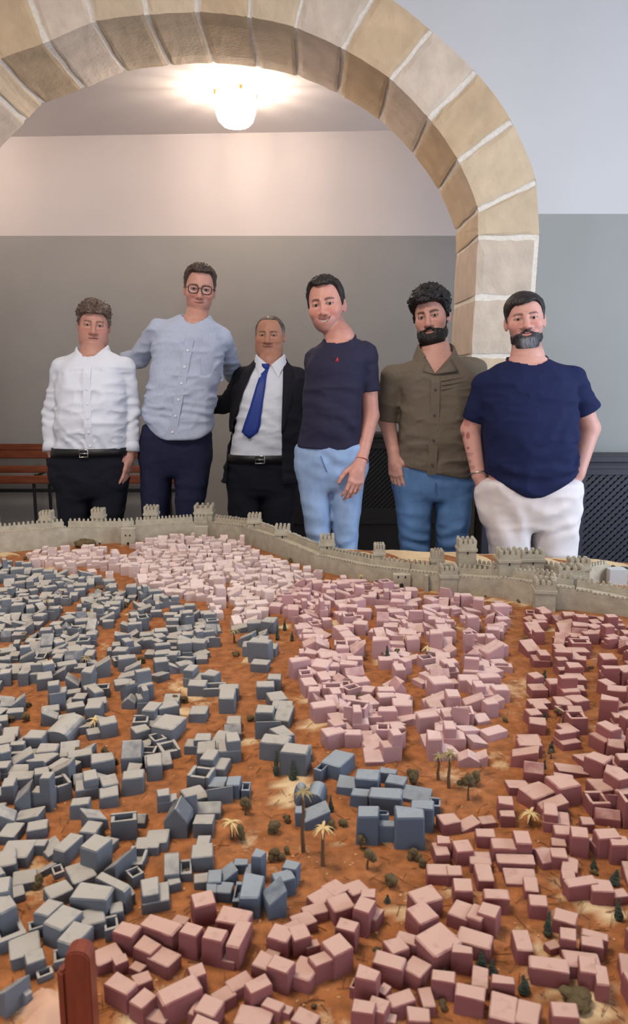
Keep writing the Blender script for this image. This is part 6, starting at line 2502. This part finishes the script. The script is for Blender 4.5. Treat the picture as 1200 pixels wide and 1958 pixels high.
h1 = hand(p, p.P(687, 886, -.095), (-.22, -.30, -1), (-.85, -.4, .1), (-.25, .9, -.1), .93, .30, .05)
h2 = hand(p, wL, (-.3, .2, -1), (0, -1, 0), (-1, 0, 0), .93, .3)
p.skin_marks = []
p.body(grow(tor, -.015), [((sL, eL, wL), (.040, .036, .026)), ((sR, eR, wR), (.041, .036, .0245))], [grow(l, -.012) for l in lg], nb, .053,
       [(nb + V3((0, 0, -.06)), sL, .028, .032), (nb + V3((0, 0, -.06)), sR, .028, .032)], [hand_box(h1, .003), (eR - .08, eR + .08, .006)])
dR = (eR - sR) / np.linalg.norm(eR - sR)
hemR = sR + dR * .155
dL = (eL - sL) / np.linalg.norm(eL - sL)
hemL = sL + dL * .155
zh = p.P(630, 855, 0)[2]
sl = lambda a, d: (lambda X, Y, Z: ((X - a[0]) * d[0] + (Y - a[1]) * d[1] + (Z - a[2]) * d[2]))


def tee_cut(p, hemL, dL, hemR, dR, tor_, zh, slope=0.0):
    r = np.array(sorted(tor_))

    def f(X, Y, Z):
        # sleeves end at their hems; the trunk is untouched by those planes
        cx, rx = np.interp(Z.ravel(), r[:, 0], r[:, 1]).reshape(Z.shape), np.interp(Z.ravel(), r[:, 0], r[:, 2]).reshape(Z.shape)
        a = np.minimum(sl(hemL, dL)(X, Y, Z), (cx - rx) - X)
        b = np.minimum(sl(hemR, dR)(X, Y, Z), X - (cx + rx))
        return np.maximum(np.maximum(a, b), zh + slope * (X - cx) - Z)
    return f


ops = [('loft', tor, .03)] + [('rc', tuple(nb + V3((0, .01, -.032))), tuple(s_), .044, .048, .035) for s_ in (sL, sR)]
ops += arm_rc([sL, hemL + dL * .05], [.048, .052], .012) + arm_rc([sR, hemR + dR * .05], [.050, .050], .012)
tee = p.cloth('tee_shirt', ops, M_tee1, .006, .008, (7, 7, 19), 17, box_of(tor, (sL, sR, hemL, hemR), .08),
        [neck_cut((nb[0] - .004, nb[1] - .010, nb[2] + .002), 0, .066, .074, .036), tee_cut(p, hemL, dL, hemR, dR, tor, zh, -.03)], 1,
        [((p.P(640, 800, 0)[0], p.Y - .12, p.P(640, 810, 0)[2]), (.16, .1, .12), (.55, 0, 1), 11, .004)])
# small red emblem on the chest
ec = p.P(643, 689, 0)
tz = np.array(sorted(tor))


def surf_of(rows, x, z):
    t_ = np.array(sorted(rows))
    cx, rx, cy, ry = (np.interp(z, t_[:, 0], t_[:, c]) for c in (1, 2, 3, 4))
    t = min(.98, abs((x - cx) / rx))
    return cy - ry * (1 - t ** 2.3) ** (1 / 2.3)


M_emb = mat('red_thread', srgb(186, 44, 58), .7)
ye = surf_of(tor, ec[0], ec[2]) - .0065
EMB = [(-6, -9), (-4, -9), (-3, -3), (1, -3), (2, -9), (4, -9), (4, -2), (5, 2), (3, 3), (2, 9), (0, 11), (-2, 9), (-1, 4), (-4, 3), (-6, 0)]
V = [(ec[0] + a * .001, ye - .0015, ec[2] + b_ * .001) for a, b_ in EMB] + [(ec[0] + a * .001, ye + .004, ec[2] + b_ * .001) for a, b_ in EMB]
n = len(EMB)
MB().add(V, [tuple(range(n)), tuple(range(2 * n - 1, n - 1, -1))] + [(i, i + n, (i + 1) % n + n, (i + 1) % n) for i in range(n)]).build('chest_emblem', M_emb, tee)['label'] = 'small red embroidered emblem'
# ribbed neck edge
pts = []
for k in range(28):
    a = 2 * math.pi * k / 28
    y = math.sin(a)
    pts.append((nb[0] - .004 + .067 * math.cos(a), nb[1] - .010 + .077 * y, nb[2] + .008 - .034 * float(sstep(.5, -1, np.array(y))) + .16 * .068 * math.cos(a)))
edge_ring(p, 'neck_rib', pts, .0055, M_tee1, tee)
jn = trousers(p, 'jeans', hips, lg, M_jean1, .005, 23, [((p.P(632, 885, 0)[0], p.Y - .1, p.P(632, 885, 0)[2]), (.12, .1, .06), (.3, 0, 1), 16, .004), ((lg[0][2][1], p.Y - .08, .66), (.1, .12, .1), (.3, 0, 1), 14, .004), ((lg[1][2][1], p.Y - .08, .66), (.1, .12, .1), (-.3, 0, 1), 14, .004)])
# fly seam
V = [Vector((p.P(612 + t * 2, 866 + t * 5, 0)[0], surf_of(hips, p.P(612 + t * 2, 866, 0)[0], p.P(612, 866 + t * 5, 0)[2]) - .005, p.P(612, 866 + t * 5, 0)[2])) for t in range(7)]
MB().tube(V, .0025, 6).build('fly_seam', M_seam, jn)
wc = wR * .94 + hemR * .06
d = (wR - eR) / np.linalg.norm(wR - eR)
u = np.cross(d, (0, 1, 0)); u /= np.linalg.norm(u)
v = np.cross(d, u)
pts = [tuple(wR - d * .004 + (u * math.cos(a) + v * math.sin(a)) * .0295) for a in [2 * math.pi * k / 20 for k in range(20)]]
MB().tube(pts, .0017, 6, True).build('bracelet', mat('red_cord', srgb(130, 36, 44), .8), p.root)['label'] = 'thin red cord bracelet'
shoes(p, [lg[0][-1][1], lg[1][-1][1]])

# ------------------------------------------------------------ 5: olive shirt, full black beard
p = Person('man with thick black hair and full beard in an olive camp collar shirt', 3.40, (818, 605), 652, .216, yaw=-19, pitch=3, roll=-9,
           skin=srgb(206, 158, 142), lip=srgb(170, 108, 100), jaw=1.0, wide=.98, brow=srgb(30, 24, 24), brow_t=1.4, open=.95, nose=1.08,
           hair=hair_fn(front=.062, temple=.004, side_t=.010, top_t=.030, rough=.003, curl=.008, color=srgb(26, 22, 23), burn=-.035, front_lift=.004, seed=51),
           beard=beard_fn(.014, -.052, .008, srgb(26, 22, 22), seed=5))
nb = p.P(833, 678, .03)
tor = lvl(p, [(915, 762, 905, .126, -.005), (880, 758, 910, .136, -.01), (820, 762, 912, .140, -.012), (770, 766, 912, .134, -.008), (730, 758, 912, .124, 0), (708, 764, 906, .108, .01), (692, 786, 886, .085, .02), (676, 808, 862, .06, .028), (666, 817, 850, .05, .03)])
sL, eL, wL = p.P(754, 722, .01), p.P(739, 802, .03), p.P(752, 864, -.06)
sR, eR, wR = p.P(906, 710, .05), p.P(925, 800, .10), p.P(922, 870, .08)
lg = legs(p, [(910, 748, 826), (960, 756, 824), (1055, 766, 820)], [(910, 824, 904), (960, 832, 900), (1055, 834, 888)], .098)
hips = lvl(p, [(930, 749, 904, .120, 0), (895, 750, 902, .128, 0), (860, 762, 898, .126, 0)])
h1 = hand(p, p.P(753, 872, -.068), (.10, -.12, -1), (.75, -.65, 0), (.5, .8, 0), .95, .20, .05, thumb_out=.8)
h2 = hand(p, wR, (0, 0, -1), (0, -1, 0), (-1, 0, 0), .95, .3)
p.body(grow(tor, -.018), [((sL, eL, wL), (.044, .039, .027)), ((sR, eR, wR), (.044, .039, .027))], [grow(l, -.012) for l in lg], nb, .058,
       [(nb + V3((0, 0, -.06)), sL, .028, .032), (nb + V3((0, 0, -.06)), sR, .028, .032)], [hand_box(h1, .003)])
dL = (eL - sL) / np.linalg.norm(eL - sL)
dR = (eR - sR) / np.linalg.norm(eR - sR)
hemL, hemR = sL + dL * .195, sR + dR * .20
h0 = p.P(765, 888, 0)
h9 = p.P(895, 914, 0)
zh = (h0[2] + h9[2]) / 2
slp = (h9[2] - h0[2]) / (h9[0] - h0[0])
vt = p.P(824, 716, 0)
ops = [('loft', tor, .03)] + [('rc', tuple(nb + V3((0, 0, -.050))), tuple(s_), .044, .055, .035) for s_ in (sL, sR)]
ops += arm_rc([sL, hemL + dL * .05], [.058, .050], .012) + arm_rc([sR, hemR + dR * .05], [.058, .054], .012)


def vneck(X, Y, Z):
    t = np.clip((Z - vt[2]) / (nb[2] - vt[2] + .001), -.5, 1.4)
    hw = .058 * np.clip(t, 0, 1.4)
    cx_ = vt[0] + (nb[0] - vt[0]) * t
    ins = np.maximum(np.maximum(np.abs(X - cx_) - hw, vt[2] - Z), Y - (nb[1] + .0))
    return -ins


tee = p.cloth('shirt', ops, M_olive_sh, .006, .010, (7, 7, 18), 27, box_of(tor, (sL, sR, hemL, hemR), .09),
        [neck_cut((nb[0], nb[1] - .006, nb[2]), 0, .070, .078, .03), vneck, tee_cut(p, hemL, dL, hemR, dR, tor, zh, slp)], 1,
        [((p.P(800, 850, 0)[0], p.Y - .12, p.P(800, 860, 0)[2]), (.16, .1, .10), (.4, 0, 1), 9, .005)])
# camp collar: two flat wings and the fold round the neck
collar(p, M_olive_sh, (nb[0], nb[1] - .004, nb[2]), .072, .080, nb[2] - .014, .046, .034, .012, .80, .014, tip_out=.012, flare=.026, back_up=.066)
for sg in (-1, 1):
    q0 = V3((vt[0], 0, vt[2]))
    top_ = V3((nb[0] + sg * .052, 0, nb[2] - .022))
    tip = V3((nb[0] + sg * .108, 0, nb[2] - .062))
    nt2 = V3((nb[0] + sg * .075, 0, nb[2] - .074))
    V = []
    for a, b_ in ((q0, q0), (q0 * .6 + top_ * .4, q0 * .6 + nt2 * .4), (q0 * .2 + top_ * .8, q0 * .25 + nt2 * .75), (top_, nt2)):
        for j in range(4):
            q = a + (b_ - a) * j / 3
            V.append((q[0], surf_of(tor, q[0], q[2]) - .010 - .004 * j / 3, q[2]))
    F = [(k * 4 + j, k * 4 + 4 + j, k * 4 + 5 + j, k * 4 + 1 + j) for k in range(3) for j in range(3)]
    o = obj('lapel', np_mesh('lapel', V, F, True), M_olive_sh, tee)
    o.modifiers.new('s', 'SOLIDIFY').thickness = .003
x0, x1 = p.P(824, 718, 0), p.P(815, 905, 0)
sf = placket(p, M_olive_sh, tor, lambda z: x0[0] + (x1[0] - x0[0]) * (x0[2] - z) / (x0[2] - x1[2]), p.P(815, 900, 0)[2], vt[2], .038, 4, M_buttond)
# tucks across the chest
for k in range(3):
    a = p.P(834, 728 + k * 8, 0)
    b_ = p.P(902, 717 + k * 8, 0)
    pts = []
    for t in range(9):
        q = a + (b_ - a) * t / 8
        pts.append((q[0], surf_of(tor, q[0], q[2]) - .0055, q[2]))
    MB().tube(pts, .0022, 5).build('chest_tuck', M_olive_sh, tee)
jn = trousers(p, 'jeans', hips, lg, M_jean2, .005, 33, [((lg[0][2][1], p.Y - .08, .70), (.1, .12, .1), (.3, 0, 1), 14, .005), ((lg[1][2][1], p.Y - .08, .70), (.1, .12, .1), (-.3, 0, 1), 14, .005)])
V = [Vector((p.P(824, 915 + t * 4, 0)[0], surf_of(hips, p.P(824, 915, 0)[0], p.P(824, 905, 0)[2]) - .005 + .002 * t, p.P(824, 915 + t * 4, 0)[2])) for t in range(6)]
MB().tube(V, .0025, 6).build('fly_seam', M_seam, jn)
shoes(p, [lg[0][-1][1], lg[1][-1][1]])

# ------------------------------------------------------------ 6: navy tee, pale trousers, grey goatee
p = Person('goateed man in a navy tee and off white trousers with hands in pockets', 3.12, (1005, 609), 667, .206, yaw=-13, pitch=-3, roll=-6,
           skin=srgb(214, 164, 150), lip=srgb(186, 116, 114), jaw=1.02, wide=1.08, fat=.0, brow=srgb(58, 44, 42), brow_t=1.0, open=.7, nose=1.2, smile=1.0, stub=.5, bags=.6,
           hair=hair_fn(front=.066, temple=.010, side_t=.0045, top_t=.018, rough=.0016, color=srgb(34, 29, 30), grey=(srgb(96, 94, 100), .6, .03, .0), burn=-.018, sweep=.22, part=-.004, seed=61, fs=(60, 160, 60)),
           beard=beard_fn(.009, -.058, .012, srgb(46, 43, 46), chin_grey=srgb(128, 130, 138), seed=9, side=False, round_=-.002))
nb = p.P(1008, 688, .03)
tor = lvl(p, [(945, 930, 1096, .138, -.01), (915, 926, 1099, .146, -.014), (860, 926, 1098, .152, -.018), (800, 922, 1098, .146, -.012), (750, 920, 1096, .134, -.004), (722, 926, 1092, .116, .006), (702, 950, 1070, .090, .016), (687, 978, 1040, .066, .028), (678, 990, 1028, .052, .03)])
sL, eL, wL = p.P(931, 738, .01), p.P(899, 822, .05), p.P(914, 908, -.005)
sR, eR, wR = p.P(1091, 726, .01), p.P(1127, 820, .05), p.P(1104, 906, -.005)
lg = legs(p, [(960, 916, 1014), (1000, 926, 1012), (1060, 940, 1008)], [(960, 1014, 1106), (1000, 1016, 1102), (1060, 1020, 1097)], .102)
hips = lvl(p, [(985, 922, 1104, .122, 0), (945, 914, 1108, .136, -.005), (915, 916, 1106, .142, -.012)])
h1 = hand(p, p.P(916, 914, -.005), (.36, .0, -1), (.3, -1, 0), (1, .3, 0), .9, .15, .02)
h2 = hand(p, p.P(1102, 912, -.005), (-.34, .0, -1), (-.3, -1, 0), (-1, .3, 0), .9, .15, .02)
red_t, dark_t = srgb(150, 70, 70), srgb(92, 74, 80)
for (x, y, rx, rz, c, a) in ((893, 800, .010, .020, red_t, .55), (896, 812, .012, .012, red_t, .5), (889, 832, .006, .012, dark_t, .6), (897, 834, .008, .016, red_t, .75), (888, 838, .007, .008, dark_t, .5), (890, 858, .005, .006, red_t, .9), (897, 858, .005, .006, red_t, .9),
                         (896, 872, .018, .003, red_t, .6), (898, 884, .010, .008, dark_t, .4), (904, 894, .010, .010, dark_t, .35), (893, 790, .007, .008, dark_t, .4), (900, 868, .014, .002, dark_t, .6)):
    q = p.P(x, y, -.02)
    p.skin_marks.append((q, (rx, .2, rz), c, a))
p.body(grow(tor, -.016), [((sL, eL, wL), (.046, .040, .028)), ((sR, eR, wR), (.048, .042, .029))], [grow(l, -.012) for l in lg], nb, .060,
       [(nb + V3((0, 0, -.06)), sL, .028, .032), (nb + V3((0, 0, -.06)), sR, .028, .032)], [(np.minimum(eL, wL) - .05, np.maximum(eL, wL) + .05, .004), (np.minimum(eR, wR) - .05, np.maximum(eR, wR) + .05, .005)])
dL = (eL - sL) / np.linalg.norm(eL - sL)
dR = (eR - sR) / np.linalg.norm(eR - sR)
hemL, hemR = sL + dL * .150 + V3((0, 0, 0)), sR + dR * .150
z1_, z2_, z3_ = p.P(930, 905, 0), p.P(1000, 946, 0), p.P(1098, 895, 0)


def hem6(X, Y, Z):
    u = (X - z2_[0])
    lift = np.where(u < 0, (z1_[2] - z2_[2]) * np.clip(-u / (z2_[0] - z1_[0]), 0, 1.2) ** 1.3, (z3_[2] - z2_[2]) * np.clip(u / (z3_[0] - z2_[0]), 0, 1.2) ** 1.3)
    return z2_[2] + lift * (Y < p.Y + .2) - Z


ops = [('loft', tor, .03)] + [('rc', tuple(nb + V3((0, .01, -.028))), tuple(s_), .050, .053, .035) for s_ in (sL, sR)]
ops += arm_rc([sL, hemL + dL * .05], [.055, .052], .012) + arm_rc([sR, hemR + dR * .05 + V3((.012, 0, 0))], [.055, .064], .012)
tee = p.cloth('tee_shirt', ops, M_tee2, .006, .009, (6, 6, 16), 37, box_of(tor, (sL, sR, hemL, hemR), .10),
        [neck_cut((nb[0] - .004, nb[1] - .012, nb[2] - .002), 0, .078, .080, .030), tee_cut(p, hemL, dL, hemR, dR, tor, z2_[2] - .3), hem6], 1,
        [((z3_[0] - .05, p.Y - .1, z3_[2] + .05), (.14, .14, .12), (-.5, 0, 1), 9, .007), ((z1_[0] + .04, p.Y - .1, z1_[2] + .04), (.12, .14, .10), (.5, 0, 1), 9, .005)])
pts = []
for k in range(28):
    a = 2 * math.pi * k / 28
    y = math.sin(a)
    pts.append((nb[0] - .004 + .080 * math.cos(a), nb[1] - .012 + .083 * y, nb[2] + .012 - .042 * float(sstep(.5, -1, np.array(y))) + .07 * .08 * math.cos(a)))
edge_ring(p, 'neck_rib', pts, .0055, M_tee2, tee)
jn = trousers(p, 'trousers', hips, lg, M_whitetr, .006, 43, pockets=[(p.P(930, 940, -.005), p.P(940, 985, -.005), .042, .046), (p.P(1089, 938, -.005), p.P(1078, 985, -.005), .042, .046)], folds=[((lg[0][1][1], p.Y - .1, .86), (.1, .12, .08), (.6, 0, 1), 9, .004), ((lg[1][1][1], p.Y - .1, .86), (.1, .12, .08), (-.6, 0, 1), 9, .004)])
d = (wL - eL) / np.linalg.norm(wL - eL)
u = np.cross(d, (0, 1, 0)); u /= np.linalg.norm(u)
v = np.cross(d, u)
pts = [tuple(wL - d * .008 + (u * math.cos(a) + v * math.sin(a)) * .0335) for a in [2 * math.pi * k / 20 for k in range(20)]]
MB().tube(pts, .003, 6, True).build('bracelet', M_steel, p.root, smooth=True)['label'] = 'silver bangle bracelet'
shoes(p, [lg[0][-1][1], lg[1][-1][1]])
